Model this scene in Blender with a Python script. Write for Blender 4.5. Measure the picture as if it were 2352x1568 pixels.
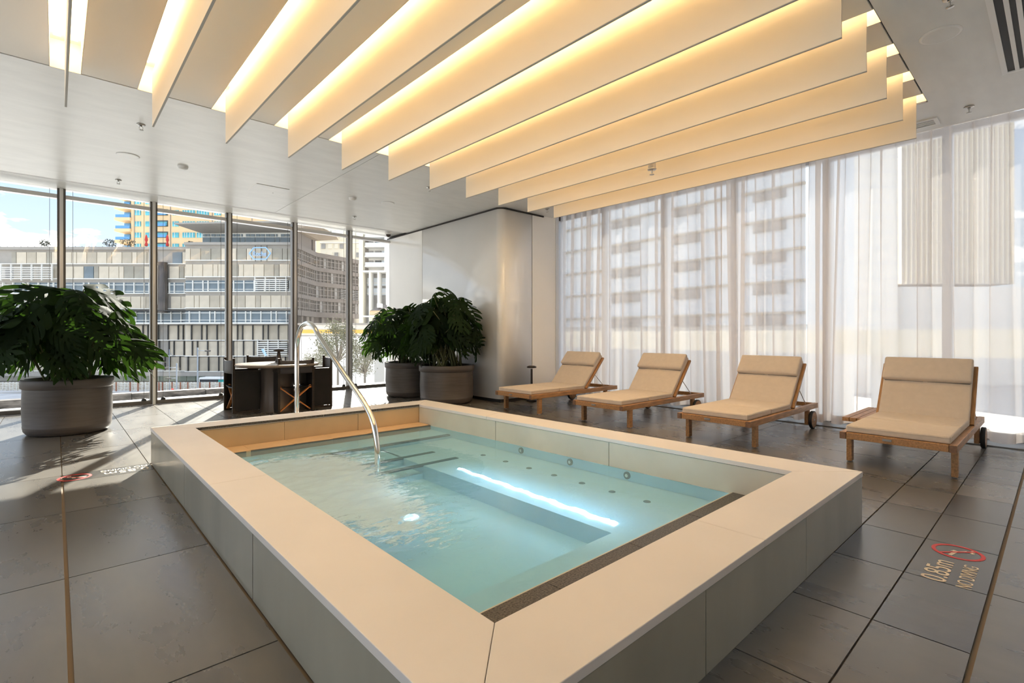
import bpy, bmesh, math, random
from mathutils import Vector, Matrix
random.seed(7)
for o in list(bpy.data.objects): bpy.data.objects.remove(o)
S = bpy.context.scene
COL = S.collection
PI = math.pi
# ------------------------------------------------------------ camera (2352 x 1568)
FPX, CX, HY, H = 1151.0, 1176.0, 767.0, 1.2
AZ = math.atan2(2440-1176, FPX)
FW = Vector((math.cos(AZ), math.sin(AZ), 0)); RT = Vector((math.sin(AZ), -math.cos(AZ), 0))
cam_d = bpy.data.cameras.new('camera'); cam = bpy.data.objects.new('camera', cam_d); COL.objects.link(cam)
cam_d.sensor_width = 36; cam_d.lens = FPX/2352*36; cam_d.shift_y = -17/2352
cam_d.clip_start = .05; cam_d.clip_end = 2000
cam.location = (0, 0, H); cam.rotation_euler = (PI/2, 0, AZ-PI/2)
S.camera = cam
# ------------------------------------------------------------ world: day sky with fair weather clouds
SKY_STRENGTH = 1.12
W = bpy.data.worlds.new('sky'); S.world = W; W.use_nodes = True
nt = W.node_tree; nt.nodes.clear()
def N(t, **k):
    n = nt.nodes.new(t)
    for a, b in k.items(): setattr(n, a, b)
    return n
tc = N('ShaderNodeTexCoord'); sp = N('ShaderNodeSeparateXYZ'); nt.links.new(tc.outputs['Generated'], sp.inputs[0])
ramp = N('ShaderNodeValToRGB'); nt.links.new(sp.outputs['Z'], ramp.inputs[0])
e = ramp.color_ramp.elements
e[0].position = 0.0; e[0].color = (.42, .47, .52, 1); e[1].position = .75; e[1].color = (.12, .22, .42, 1)
x = ramp.color_ramp.elements.new(.16); x.color = (.33, .40, .49, 1)
x = ramp.color_ramp.elements.new(.32); x.color = (.20, .30, .47, 1)
mp = N('ShaderNodeMapping'); mp.inputs['Scale'].default_value = (1, 1, 2.6); nt.links.new(tc.outputs['Generated'], mp.inputs[0])
nz = N('ShaderNodeTexNoise'); nz.inputs['Scale'].default_value = 7.5; nz.inputs['Detail'].default_value = 7; nz.inputs['Roughness'].default_value = .55
nt.links.new(mp.outputs[0], nz.inputs['Vector'])
cr = N('ShaderNodeValToRGB'); cr.color_ramp.elements[0].position = .50; cr.color_ramp.elements[1].position = .60
nt.links.new(nz.outputs['Fac'], cr.inputs[0])
mx = N('ShaderNodeMixRGB'); mx.inputs[2].default_value = (1.15, 1.13, 1.10, 1)
nt.links.new(cr.outputs[0], mx.inputs[0]); nt.links.new(ramp.outputs[0], mx.inputs[1])
bg = N('ShaderNodeBackground'); bg.inputs['Strength'].default_value = SKY_STRENGTH; nt.links.new(mx.outputs[0], bg.inputs[0])
wo = N('ShaderNodeOutputWorld'); nt.links.new(bg.outputs[0], wo.inputs[0])
# ------------------------------------------------------------ sun, coming in through the far window wall
SUN_STRENGTH = 9.0
sd = bpy.data.lights.new('sun', 'SUN'); sd.energy = SUN_STRENGTH; sd.angle = .01; sd.color = (1, .93, .82)
sun = bpy.data.objects.new('sun', sd); COL.objects.link(sun)
el, az = math.radians(29), math.radians(65)
sv = Vector((math.cos(el)*math.cos(az), math.cos(el)*math.sin(az), math.sin(el)))
sun.rotation_euler = sv.to_track_quat('Z', 'Y').to_euler(); sun.location = sv*60
LED = 7.2          # strength of the cove strips between the ceiling panels
S.view_settings.view_transform = 'Standard'; S.view_settings.look = 'None'
S.view_settings.gamma = 1; S.view_settings.use_curve_mapping = False
S.view_settings.exposure = 1.3
S.cycles.use_denoising = True
S.cycles.max_bounces = 10; S.cycles.diffuse_bounces = 5; S.cycles.transparent_max_bounces = 24; S.cycles.glossy_bounces = 4
S.cycles.sample_clamp_indirect = 6

# ============================================================ helpers
class MB:
    def __init__(s): s.v = []; s.f = []; s.sm = []
    def add(s, vs, fs, smooth=False):
        b = len(s.v); s.v += [tuple(p) for p in vs]
        for f in fs: s.f.append(tuple(i+b for i in f)); s.sm.append(smooth)
        return s
    def box(s, x0, x1, y0, y1, z0, z1):
        if x0 > x1: x0, x1 = x1, x0
        if y0 > y1: y0, y1 = y1, y0
        return s.add([(x0,y0,z0),(x1,y0,z0),(x1,y1,z0),(x0,y1,z0),(x0,y0,z1),(x1,y0,z1),(x1,y1,z1),(x0,y1,z1)],
                     [(0,3,2,1),(4,5,6,7),(0,1,5,4),(1,2,6,5),(2,3,7,6),(3,0,4,7)])
    def beam(s, p, q, w, h, up=(0,0,1)):
        p = Vector(p); q = Vector(q); d = (q-p).normalized(); u = Vector(up)
        if abs(d.dot(u)) > .98: u = Vector((0,1,0))
        a = d.cross(u).normalized()*w/2; b = a.cross(d).normalized()*h/2
        vs = [p-a-b,p+a-b,p+a+b,p-a+b,q-a-b,q+a-b,q+a+b,q-a+b]
        return s.add(vs, [(0,3,2,1),(4,5,6,7),(0,1,5,4),(1,2,6,5),(2,3,7,6),(3,0,4,7)])
    def prism(s, poly, z0, z1):
        n = len(poly)
        ar = sum(poly[i][0]*poly[(i+1)%n][1]-poly[(i+1)%n][0]*poly[i][1] for i in range(n))
        if ar < 0: poly = poly[::-1]
        vs = [(p[0],p[1],z0) for p in poly]+[(p[0],p[1],z1) for p in poly]
        fs = [tuple(range(n))[::-1], tuple(range(n,2*n))]+[(i,(i+1)%n,n+(i+1)%n,n+i) for i in range(n)]
        return s.add(vs, fs)
    def lathe(s, prof, seg=32, cx=0, cy=0, cap0=False, cap1=False):
        vs = []; fs = []; m = len(prof)
        for r, z in prof:
            for k in range(seg):
                a = 2*PI*k/seg; vs.append((cx+r*math.cos(a), cy+r*math.sin(a), z))
        for j in range(m-1):
            for k in range(seg):
                k2 = (k+1)%seg; fs.append((j*seg+k, j*seg+k2, (j+1)*seg+k2, (j+1)*seg+k))
        s.add(vs, fs, True)
        b = len(s.v)-len(vs)
        if cap0: s.f.append(tuple(b+k for k in range(seg))[::-1]); s.sm.append(False)
        if cap1: s.f.append(tuple(b+(m-1)*seg+k for k in range(seg))); s.sm.append(False)
        return s
    def cyl(s, p, q, r, seg=12, r2=None, caps=True):
        p = Vector(p); q = Vector(q); d = (q-p).normalized(); u = Vector((0,0,1)) if abs(d.z) < .9 else Vector((1,0,0))
        a = d.cross(u).normalized(); b = d.cross(a); r2 = r if r2 is None else r2
        vs = [p+(a*math.cos(2*PI*k/seg)+b*math.sin(2*PI*k/seg))*r for k in range(seg)]+[q+(a*math.cos(2*PI*k/seg)+b*math.sin(2*PI*k/seg))*r2 for k in range(seg)]
        s.add(vs, [(k,(k+1)%seg,seg+(k+1)%seg,seg+k) for k in range(seg)], True)
        if caps:
            bb = len(s.v)-2*seg
            s.f.append(tuple(bb+k for k in range(seg))[::-1]); s.sm.append(False)
            s.f.append(tuple(bb+seg+k for k in range(seg))); s.sm.append(False)
        return s
    def tube(s, pts, r, seg=14, sub=6):
        P = [Vector(p) for p in pts]; Q = []
        if sub:
            for i in range(len(P)-1):
                p0 = P[max(i-1,0)]; p1 = P[i]; p2 = P[i+1]; p3 = P[min(i+2,len(P)-1)]
                for k in range(sub):
                    t = k/sub
                    Q.append(.5*((2*p1)+(p2-p0)*t+(2*p0-5*p1+4*p2-p3)*t*t+(3*p1-p0-3*p2+p3)*t**3))
            Q.append(P[-1])
        else: Q = P
        rings = []; prev = None
        rr = r if isinstance(r, (list, tuple)) else [r]*len(P)
        for i, p in enumerate(Q):
            d = (Q[min(i+1,len(Q)-1)]-Q[max(i-1,0)]).normalized()
            if prev is None:
                u = Vector((0,0,1)) if abs(d.z) < .9 else Vector((1,0,0)); a = d.cross(u).normalized()
            else: a = (prev-d*prev.dot(d)).normalized()
            prev = a; b = d.cross(a); f = i/(len(Q)-1)*(len(rr)-1); j = min(int(f), len(rr)-2) if len(rr) > 1 else 0
            ri = rr[j]+(rr[min(j+1,len(rr)-1)]-rr[j])*(f-j)
            rings.append([p+(a*math.cos(2*PI*k/seg)+b*math.sin(2*PI*k/seg))*ri for k in range(seg)])
        vs = [v for R in rings for v in R]; n = len(rings)
        s.add(vs, [(j*seg+k, j*seg+(k+1)%seg, (j+1)*seg+(k+1)%seg, (j+1)*seg+k) for j in range(n-1) for k in range(seg)], True)
        b0 = len(s.v)-len(vs)
        s.f.append(tuple(b0+k for k in range(seg))[::-1]); s.sm.append(False)
        s.f.append(tuple(b0+(n-1)*seg+k for k in range(seg))); s.sm.append(False)
        return s
    def quad(s, a, b, c, d): return s.add([a,b,c,d], [(0,1,2,3)])
    def mesh(s, name, smooth=None):
        me = bpy.data.meshes.new(name); me.from_pydata(s.v, [], s.f)
        sm = s.sm if smooth is None else [smooth]*len(s.f)
        me.polygons.foreach_set('use_smooth', sm); me.update(); return me
    def obj(s, name, m, parent=None, loc=None, bevel=0, seg=2, smooth=None):
        return mobj(name, s.mesh(name, smooth), m, parent, loc, bevel, seg)
def mobj(name, me, m, parent=None, loc=None, bevel=0, seg=2):
    o = bpy.data.objects.new(name, me); COL.objects.link(o)
    if m is not None and not me.materials: me.materials.append(m)
    if parent: o.parent = parent
    if loc: o.location = loc
    if bevel:
        b = o.modifiers.new('bevel', 'BEVEL'); b.width = bevel; b.segments = seg; b.limit_method = 'ANGLE'
        b.harden_normals = True
        for p in me.polygons: p.use_smooth = True
    return o
def tag(o, label=None, cat=None, group=None, kind=None):
    if label: o['label'] = label
    if cat: o['category'] = cat
    if group: o['group'] = group
    if kind: o['kind'] = kind
    return o
def thing(name, label, cat, loc=(0,0,0), rz=0, group=None):
    o = bpy.data.objects.new(name, None); COL.objects.link(o); o.empty_display_size = .1
    o.location = loc; o.rotation_euler = (0,0,rz); return tag(o, label, cat, group)
def struct(name, loc=(0,0,0), rz=0):
    o = bpy.data.objects.new(name, None); COL.objects.link(o); o.empty_display_size = .1
    o.location = loc; o.rotation_euler = (0,0,rz); o['kind'] = 'structure'; return o
def dup(o, parent=None):
    c = o.copy(); COL.objects.link(c)
    if parent: c.parent = parent
    for ch in KIDS.get(o.name, []): dup(ch, c)
    return c
KIDS = {}
def index_kids():
    KIDS.clear()
    for o in bpy.data.objects:
        if o.parent: KIDS.setdefault(o.parent.name, []).append(o)
def pw(px, py, D):       # far things: image bearing + real depth D -> world point
    u = (px-CX)/FPX; return FW*D+RT*(u*D)+Vector((0,0,H+(HY-py)/FPX*D))

# ============================================================ materials
def mat(name, col, rough=.5, metal=0, var=0, scale=8, bump=0, bscale=60, spec=.5, stretch=None, coat=0, detail=4, col2=None):
    m = bpy.data.materials.new(name); m.use_nodes = True; n = m.node_tree.nodes; l = m.node_tree.links
    b = n['Principled BSDF']; b.inputs['Base Color'].default_value = (*col, 1); b.inputs['Roughness'].default_value = rough
    b.inputs['Metallic'].default_value = metal; b.inputs['Specular IOR Level'].default_value = spec; b.inputs['Coat Weight'].default_value = coat
    if var or bump:
        t = n.new('ShaderNodeTexCoord'); mp = n.new('ShaderNodeMapping'); l.new(t.outputs['Object'], mp.inputs[0])
        if stretch: mp.inputs['Scale'].default_value = stretch
    if var:
        z = n.new('ShaderNodeTexNoise'); z.inputs['Scale'].default_value = scale; z.inputs['Detail'].default_value = detail
        l.new(mp.outputs[0], z.inputs['Vector'])
        c = n.new('ShaderNodeValToRGB'); c.color_ramp.elements[0].position = .3; c.color_ramp.elements[1].position = .7
        k2 = col2 or tuple(min(1, v*(1+var)) for v in col)
        c.color_ramp.elements[0].color = (*[v*(1-var) for v in col], 1); c.color_ramp.elements[1].color = (*k2, 1)
        l.new(z.outputs['Fac'], c.inputs[0]); l.new(c.outputs[0], b.inputs['Base Color'])
    if bump:
        z2 = n.new('ShaderNodeTexNoise'); z2.inputs['Scale'].default_value = bscale; z2.inputs['Detail'].default_value = 5
        l.new(mp.outputs[0], z2.inputs['Vector']); bp = n.new('ShaderNodeBump'); bp.inputs['Strength'].default_value = bump; bp.inputs['Distance'].default_value = .01
        l.new(z2.outputs['Fac'], bp.inputs['Height']); l.new(bp.outputs[0], b.inputs['Normal'])
    return m
def emit(name, col, s):
    m = bpy.data.materials.new(name); m.use_nodes = True; n = m.node_tree.nodes; l = m.node_tree.links
    n.remove(n['Principled BSDF']); e = n.new('ShaderNodeEmission'); e.inputs[0].default_value = (*col, 1); e.inputs[1].default_value = s
    l.new(e.outputs[0], n['Material Output'].inputs[0]); return m
def glass(name, tint=(.97,.98,.98), refl=1.0, rough=0.0, dust=0.0):
    m = bpy.data.materials.new(name); m.use_nodes = True; n = m.node_tree.nodes; l = m.node_tree.links
    n.remove(n['Principled BSDF']); tr = n.new('ShaderNodeBsdfTransparent'); tr.inputs[0].default_value = (*tint, 1)
    g = n.new('ShaderNodeBsdfGlossy'); g.inputs['Roughness'].default_value = rough
    fr = n.new('ShaderNodeFresnel'); fr.inputs[0].default_value = 1.45
    mu = n.new('ShaderNodeMath'); mu.operation = 'MULTIPLY'; mu.inputs[1].default_value = refl; l.new(fr.outputs[0], mu.inputs[0])
    mx = n.new('ShaderNodeMixShader'); l.new(mu.outputs[0], mx.inputs[0]); l.new(tr.outputs[0], mx.inputs[1]); l.new(g.outputs[0], mx.inputs[2])
    out = mx.outputs[0]
    if dust:
        d = n.new('ShaderNodeBsdfTranslucent'); d.inputs[0].default_value = (.9,.88,.84,1)
        z = n.new('ShaderNodeTexNoise'); z.inputs['Scale'].default_value = 1.3; tcn = n.new('ShaderNodeTexCoord'); l.new(tcn.outputs['Object'], z.inputs['Vector'])
        mr = n.new('ShaderNodeMapRange'); mr.inputs[3].default_value = dust*.4; mr.inputs[4].default_value = dust*1.6; l.new(z.outputs['Fac'], mr.inputs[0])
        m2 = n.new('ShaderNodeMixShader'); l.new(mr.outputs[0], m2.inputs[0]); l.new(out, m2.inputs[1]); l.new(d.outputs[0], m2.inputs[2]); out = m2.outputs[0]
    l.new(out, n['Material Output'].inputs[0]); return m
M = {}
def stone_mat(name, dark, light, rough, vein=(.5,.42,.3), bump=.25):
    m = bpy.data.materials.new(name); m.use_nodes = True; n = m.node_tree.nodes; l = m.node_tree.links; b = n['Principled BSDF']
    b.inputs['Specular IOR Level'].default_value = .75; t = n.new('ShaderNodeTexCoord'); mp = n.new('ShaderNodeMapping'); mp.inputs['Scale'].default_value = (2.4, .8, 1); l.new(t.outputs['Object'], mp.inputs[0])
    oi = n.new('ShaderNodeObjectInfo'); ad = n.new('ShaderNodeVectorMath'); ad.operation = 'ADD'
    sc = n.new('ShaderNodeMath'); sc.operation = 'MULTIPLY'; sc.inputs[1].default_value = 40; l.new(oi.outputs['Random'], sc.inputs[0])
    l.new(mp.outputs[0], ad.inputs[0]); l.new(sc.outputs[0], ad.inputs[1])
    z = n.new('ShaderNodeTexNoise'); z.inputs['Scale'].default_value = 2.6; z.inputs['Detail'].default_value = 8; z.inputs['Roughness'].default_value = .55; z.inputs['Distortion'].default_value = .2
    l.new(ad.outputs[0], z.inputs['Vector'])
    c = n.new('ShaderNodeValToRGB'); c.color_ramp.elements[0].position = .25; c.color_ramp.elements[1].position = .75
    c.color_ramp.elements[0].color = (*dark,1); c.color_ramp.elements[1].color = (*light,1); l.new(z.outputs['Fac'], c.inputs[0])
    # tone per slab
    hs = n.new('ShaderNodeHueSaturation'); mr = n.new('ShaderNodeMapRange'); mr.inputs[3].default_value = .82; mr.inputs[4].default_value = 1.18
    l.new(oi.outputs['Random'], mr.inputs[0]); l.new(mr.outputs[0], hs.inputs['Value']); l.new(c.outputs[0], hs.inputs['Color'])
    # thin rusty veins
    z3 = n.new('ShaderNodeTexNoise'); z3.inputs['Scale'].default_value = 3.2; z3.inputs['Detail'].default_value = 6; z3.inputs['Distortion'].default_value = .5; l.new(ad.outputs[0], z3.inputs['Vector'])
    c3 = n.new('ShaderNodeValToRGB'); el_ = c3.color_ramp.elements; el_[0].position = .66; el_[0].color = (0,0,0,1); el_[1].position = .80; el_[1].color = (0,0,0,1)
    l.new(z3.outputs['Fac'], c3.inputs[0]); mx = n.new('ShaderNodeMixRGB'); mx.inputs[2].default_value = (*vein,1); l.new(c3.outputs[0], mx.inputs[0]); l.new(hs.outputs[0], mx.inputs[1])
    l.new(mx.outputs[0], b.inputs['Base Color'])
    rr = n.new('ShaderNodeMapRange'); rr.inputs[3].default_value = rough-.03; rr.inputs[4].default_value = rough+.05; l.new(z.outputs['Fac'], rr.inputs[0]); l.new(rr.outputs[0], b.inputs['Roughness'])
    bp = n.new('ShaderNodeBump'); bp.inputs['Strength'].default_value = bump; bp.inputs['Distance'].default_value = .004; l.new(z.outputs['Fac'], bp.inputs['Height']); l.new(bp.outputs[0], b.inputs['Normal'])
    return m
M['tile'] = stone_mat('slate tile', (.104,.096,.087), (.148,.138,.122), .27, bump=.04)
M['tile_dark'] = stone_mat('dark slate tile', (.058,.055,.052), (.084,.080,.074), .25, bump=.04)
M['grout'] = mat('tan grout', (.20,.15,.10), .8)
M['ceil'] = mat('ceiling paint', (.66,.66,.64), .30, var=.05, scale=2.5, bump=.03, bscale=8, stretch=(1,3,1))
M['cpanel'] = mat('cream ceiling board', (.80,.76,.70), .55)
M['trough'] = mat('white trough', (.88,.86,.80), .6)
M['baffle'] = mat('cream baffle board', (.82,.74,.62), .55, bump=.02, bscale=40)
M['baffle_edge'] = mat('grey baffle edge', (.42,.40,.36), .6)
M['led'] = emit('warm strip light', (1.0,.70,.37), LED)
M['wall'] = mat('warm white wall panel', (.90,.885,.86), .16, spec=.8, var=.02, scale=1.5, bump=.02, bscale=5)
M['wall_plain'] = mat('white wall', (.80,.78,.75), .6)
M['gap'] = mat('shadow gap', (.03,.027,.025), .7)
M['alu'] = mat('silver aluminium', (.74,.73,.72), .30, metal=.85)
M['alu_dark'] = mat('bronze aluminium', (.17,.155,.14), .4, metal=.6)
M['gasket'] = mat('dark bronze gasket', (.14,.125,.11), .35, metal=.5)
M['alu_white'] = mat('pale grey aluminium', (.66,.67,.70), .4, metal=.2)
M['glass'] = glass('window glass', (.97,.985,.98), .9)
M['glass_dusty'] = glass('dusty window glass', (.95,.95,.93), .8, dust=.006)
M['marble'] = mat('cream marble', (.80,.745,.70), .42, var=.04, scale=1.6, bump=.02, bscale=14, detail=6)
M['marble_shaded'] = mat('shaded cream marble', (.36,.335,.27), .22, var=.12, scale=1.3, bump=.02, bscale=3, stretch=(1.6,1.6,.5))  # cream marble darkened to olive; shade on the outer faces is in the colour
M['inner_stone'] = mat('pale inner stone', (.66,.62,.52), .35, var=.08, scale=2.0)
M['ledge_stone'] = mat('sand stone ledge', (.72,.50,.30), .4, var=.06, scale=4)
M['inner_gold'] = mat('honey stone', (.60,.44,.26), .38, var=.10, scale=2.2)
M['granite'] = mat('black granite', (.035,.033,.030), .35, var=.9, scale=120, detail=3, bump=.25, bscale=150, col2=(.16,.14,.12))
M['basin'] = mat('pool tile', (.52,.80,1.0), .5, var=.05, scale=2)
M['basin_light'] = mat('pool bench', (.56,.80,1.0), .5, var=.05, scale=2)
M['nosing'] = mat('dark blue nosing', (.03,.09,.13), .5)
M['jet'] = mat('jet fitting', (.05,.12,.15), .35)
M['chrome'] = mat('polished steel', (.86,.84,.80), .07, metal=1)
M['steel'] = mat('brushed steel', (.55,.54,.52), .3, metal=1)
M['teak'] = mat('teak', (.42,.22,.09), .45, var=.28, scale=5, stretch=(1.5,14,14), bump=.08, bscale=30)
M['teak_end'] = mat('teak end grain', (.22,.12,.07), .6, var=.2, scale=40)
M['cushion'] = mat('sand canvas', (.66,.565,.465), .85, var=.03, scale=20, bump=.12, bscale=400)
M['piping'] = mat('grey piping', (.22,.19,.16), .85)
M['rubber'] = mat('black rubber', (.02,.02,.02), .6)
M['leather'] = mat('black leather', (.014,.011,.010), .4, var=.3, scale=6, bump=.05, bscale=120, spec=.25)
M['sling'] = mat('sheen-lightened sling', (.075,.066,.066), .5, spec=.3, bump=.05, bscale=200)  # dark brown sling lightened; its sheen is put into the base colour
M['darkwood'] = mat('dark stained wood', (.030,.020,.014), .45, var=.3, scale=6, stretch=(3,3,12), spec=.3)
M['orangewood'] = mat('orange cherry wood', (.55,.20,.045), .35, var=.15, scale=8)
M['table'] = mat('walnut stone table top', (.27,.21,.16), .22, var=.1, scale=6)
M['table_edge'] = mat('bronze table base', (.11,.085,.07), .35, metal=.3)
M['lampmetal'] = mat('dark bronze', (.05,.04,.035), .4, metal=.6)
M['pot'] = mat('grey brown clay', (.085,.070,.062), .5, var=.15, scale=3, bump=.06, bscale=30, stretch=(1,1,12))
M['soil'] = mat('potting soil', (.02,.015,.01), .9, bump=.6, bscale=60)
def leaf_mat(name, c1, c2, tr):
    m = mat(name, c1, .75, var=.0, spec=.10); n = m.node_tree.nodes; l = m.node_tree.links; b = n['Principled BSDF']
    oi = n.new('ShaderNodeObjectInfo'); mx = n.new('ShaderNodeMixRGB'); mx.inputs[1].default_value = (*c1,1); mx.inputs[2].default_value = (*c2,1)
    l.new(oi.outputs['Random'], mx.inputs[0]); l.new(mx.outputs[0], b.inputs['Base Color'])
    t = n.new('ShaderNodeBsdfTranslucent'); t.inputs[0].default_value = (*tr,1); ms = n.new('ShaderNodeMixShader'); ms.inputs[0].default_value = .22
    l.new(b.outputs[0], ms.inputs[1]); l.new(t.outputs[0], ms.inputs[2]); l.new(ms.outputs[0], n['Material Output'].inputs[0]); return m
M['leaf'] = leaf_mat('monstera leaf', (.008,.016,.007), (.018,.036,.011), (.045,.11,.01))
M['stem'] = mat('olive stem', (.13,.14,.05), .5)
def curtain_mat():
    m = bpy.data.materials.new('sheer voile'); m.use_nodes = True; n = m.node_tree.nodes; l = m.node_tree.links; n.remove(n['Principled BSDF'])
    tr = n.new('ShaderNodeBsdfTransparent'); tr.inputs[0].default_value = (1,.98,.95,1)
    df = n.new('ShaderNodeBsdfDiffuse'); df.inputs[0].default_value = (.92,.88,.86,1); tl = n.new('ShaderNodeBsdfTranslucent'); tl.inputs[0].default_value = (1,.94,.91,1)
    a = n.new('ShaderNodeMixShader'); a.inputs[0].default_value = .62; l.new(df.outputs[0], a.inputs[1]); l.new(tl.outputs[0], a.inputs[2])
    b = n.new('ShaderNodeMixShader'); b.inputs[0].default_value = .62
    l.new(tr.outputs[0], b.inputs[1]); l.new(a.outputs[0], b.inputs[2]); l.new(b.outputs[0], n['Material Output'].inputs[0]); return m
M['voile'] = curtain_mat()
M['white'] = mat('white plastic', (.80,.80,.80), .45)
M['black'] = mat('black slot', (.01,.01,.01), .6)
M['red'] = mat('red paint', (.62,.03,.02), .5)
M['cream_paint'] = mat('cream paint', (.82,.70,.56), .6)
# ============================================================ the room shell
XW, YW, XR, YB, XL = 7.95, 10.5, 7.02, -3.2, -4.0
ZC = 3.42
OUT = [(.650,5.700),(3.600,5.640),(3.760,.845),(.655,.838)]       # pool surround, outer corners: far left, far right, near right, near left
INN = [(.955,5.385),(3.305,5.330),(3.440,1.147),(.974,1.147)]
# floor: a screed with slate tiles laid on it, joints recessed
floor = struct('floor')
f = MB()
f.box(XL, .90, YB, YW, -.06, -.010); f.box(3.50, 8.1, YB, YW, -.06, -.010); f.box(.90, 3.50, 5.45, YW, -.06, -.010); f.box(.90, 3.50, YB, 1.10, -.06, -.010)
scr = f.obj('screed', M['grout'], floor)
def grid(xs, ys, darks=(), g=.0035):
    for i in range(len(xs)-1):
        for j in range(len(ys)-1):
            x0, x1, y0, y1 = xs[i]+g, xs[i+1]-g, ys[j]+g, ys[j+1]-g
            w, d = x1-x0, y1-y0
            key = (round(w,3), round(d,3), (i,j) in darks)
            if key not in TILES:
                m_ = MB().box(-w/2, w/2, -d/2, d/2, -.012, 0); TILES[key] = m_.mesh('floor_tile')
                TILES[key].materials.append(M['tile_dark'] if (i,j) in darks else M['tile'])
            o = bpy.data.objects.new('floor_tile', TILES[key]); COL.objects.link(o); o.parent = floor; o.location = ((x0+x1)/2, (y0+y1)/2, 0)
TILES = {}
colx = [-3.98,-3.5,-2.91,-2.32,-1.73,-1.14,-.55]
farx = colx[:-1]+[-.55,.040,.637,1.215,1.80,2.39,2.98,3.57,4.17,4.77,5.37,5.97,6.57,7.17,7.90]
grid(farx, [5.71,6.83,7.94,9.10,10.44])                        # between the pool and the far windows
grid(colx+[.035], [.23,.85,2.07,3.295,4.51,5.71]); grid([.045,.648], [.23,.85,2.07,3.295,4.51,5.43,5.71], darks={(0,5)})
grid([3.765,4.37,5.16,5.95,6.55,7.15,7.90], [.85,2.55,4.20,5.71])
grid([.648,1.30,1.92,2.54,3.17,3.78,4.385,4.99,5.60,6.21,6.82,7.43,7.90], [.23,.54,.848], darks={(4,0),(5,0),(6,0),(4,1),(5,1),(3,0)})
grid([-3.98,-2.8,-1.6,-.4,.8,2.0,3.2,4.4,5.6,6.8,7.90], [YB,-2.2,-1.0,.219])
# fill the wedge between the slightly skewed pool and the joints
MB().prism([(3.60,5.705),(3.765,5.705),(3.765,.85)], -.012, 0).obj('floor_tile', M['tile'], floor)

# ceiling: plasterboard around a coffer of cream panels with a glowing trough between each pair
ceil = struct('ceiling')
CX0, CX1, CY0, CY1 = -1.10, 6.175, .865, 5.655
c = MB()
c.box(XL, CX0, YB, 9.70, ZC, ZC+.05); c.box(CX1, XR, YB, 9.70, ZC, ZC+.05); c.box(CX0, CX1, YB, CY0, ZC, ZC+.05)
c.obj('plasterboard', M['ceil'], ceil)
MB().box(CX0, 2.955, CY1, 9.70, ZC, ZC+.05).obj('plasterboard', M['ceil'], ceil)
MB().box(2.961, CX1, CY1, 9.70, ZC, ZC+.05).obj('plasterboard', M['ceil'], ceil)
MB().box(XL, 6.2, 9.78, 10.62, ZC+.035, ZC+.08).obj('window_soffit', M['ceil'], ceil)
MB().box(XL, XW+.3, YB-.2, YW+.2, 3.98, 4.05).obj('slab', M['wall_plain'], ceil)
MB().box(XR, XR+.03, YB, 6.6, ZC, 3.98).obj('curtain_pocket', M['wall_plain'], ceil)
SL = [.061+.5865*k for k in range(11)]           # left ends of the slots
SRT = [.061+.597*k for k in range(11)]
def slotx(k, y):
    t = (y-CY0)/(CY1-CY0); return SRT[k]*(1-t)+SL[k]*t
hw = .098
for k in range(-1, 11):
    x0n = CX0+.01 if k < 0 else slotx(k, CY0)+hw; x0f = CX0+.01 if k < 0 else slotx(k, CY1)+hw
    x1n = CX1-.01 if k == 10 else slotx(k+1, CY0)-hw; x1f = CX1-.01 if k == 10 else slotx(k+1, CY1)-hw
    if k == 10: x1n = x1f = CX1
    if x1n-x0n < .012: continue
    MB().prism([(x0n,CY0+.012),(x1n,CY0+.012),(x1f,CY1-.012),(x0f,CY1-.012)], ZC+.002, ZC+.022).obj('ceiling_panel', M['cpanel'], ceil, bevel=.004)
for k in range(11):
    n0, f0 = slotx(k,CY0), slotx(k,CY1); t = MB(); zt = ZC+.24
    A = [(n0-hw,CY0+.004),(n0+hw,CY0+.004),(f0+hw,CY1-.004),(f0-hw,CY1-.004)]; w_ = .012
    for i in range(4):
        p, q = A[i], A[(i+1)%4]
        t.quad((*p,ZC+.001),(*q,ZC+.001),(*q,zt),(*p,zt))
    t.quad(*[(*p,zt) for p in A])
    tr = t.obj('light_trough', M['trough'], ceil)
    for s in (-1, 1):
        xa, xb = n0+s*(hw-.045), f0+s*(hw-.045)
        MB().beam((xa,CY0+.10,zt-.02),(xb,CY1-.14,zt-.02),.045,.018).obj('led_strip', M['led'], tr)
# eleven hanging boards
ordn = ['first','second','third','fourth','fifth','sixth','seventh','eighth','ninth','tenth','eleventh']
for k in range(11):
    xl, xr = .061+.5827*k, .061+.596*k; y0, y1 = .93, 5.47
    th = thing('ceiling_baffle', 'cream board hanging from the ceiling between light troughs, %s counted from the left'%ordn[k], 'baffle', ((xl+xr)/2, (y0+y1)/2, 3.05), 0, 'hanging ceiling boards')
    cx_, cy_ = (xl+xr)/2, (y0+y1)/2
    a = MB().beam((xr-cx_,y0-cy_,.245),(xl-cx_,y1-cy_,.245),.014,.48)
    a.obj('board', M['baffle'], th)
    MB().beam((xr-cx_,y0-cy_-.001,.0035),(xl-cx_,y1-cy_+.001,.0025),.0142,.005).obj('edge_trim', M['baffle_edge'], th)

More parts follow.
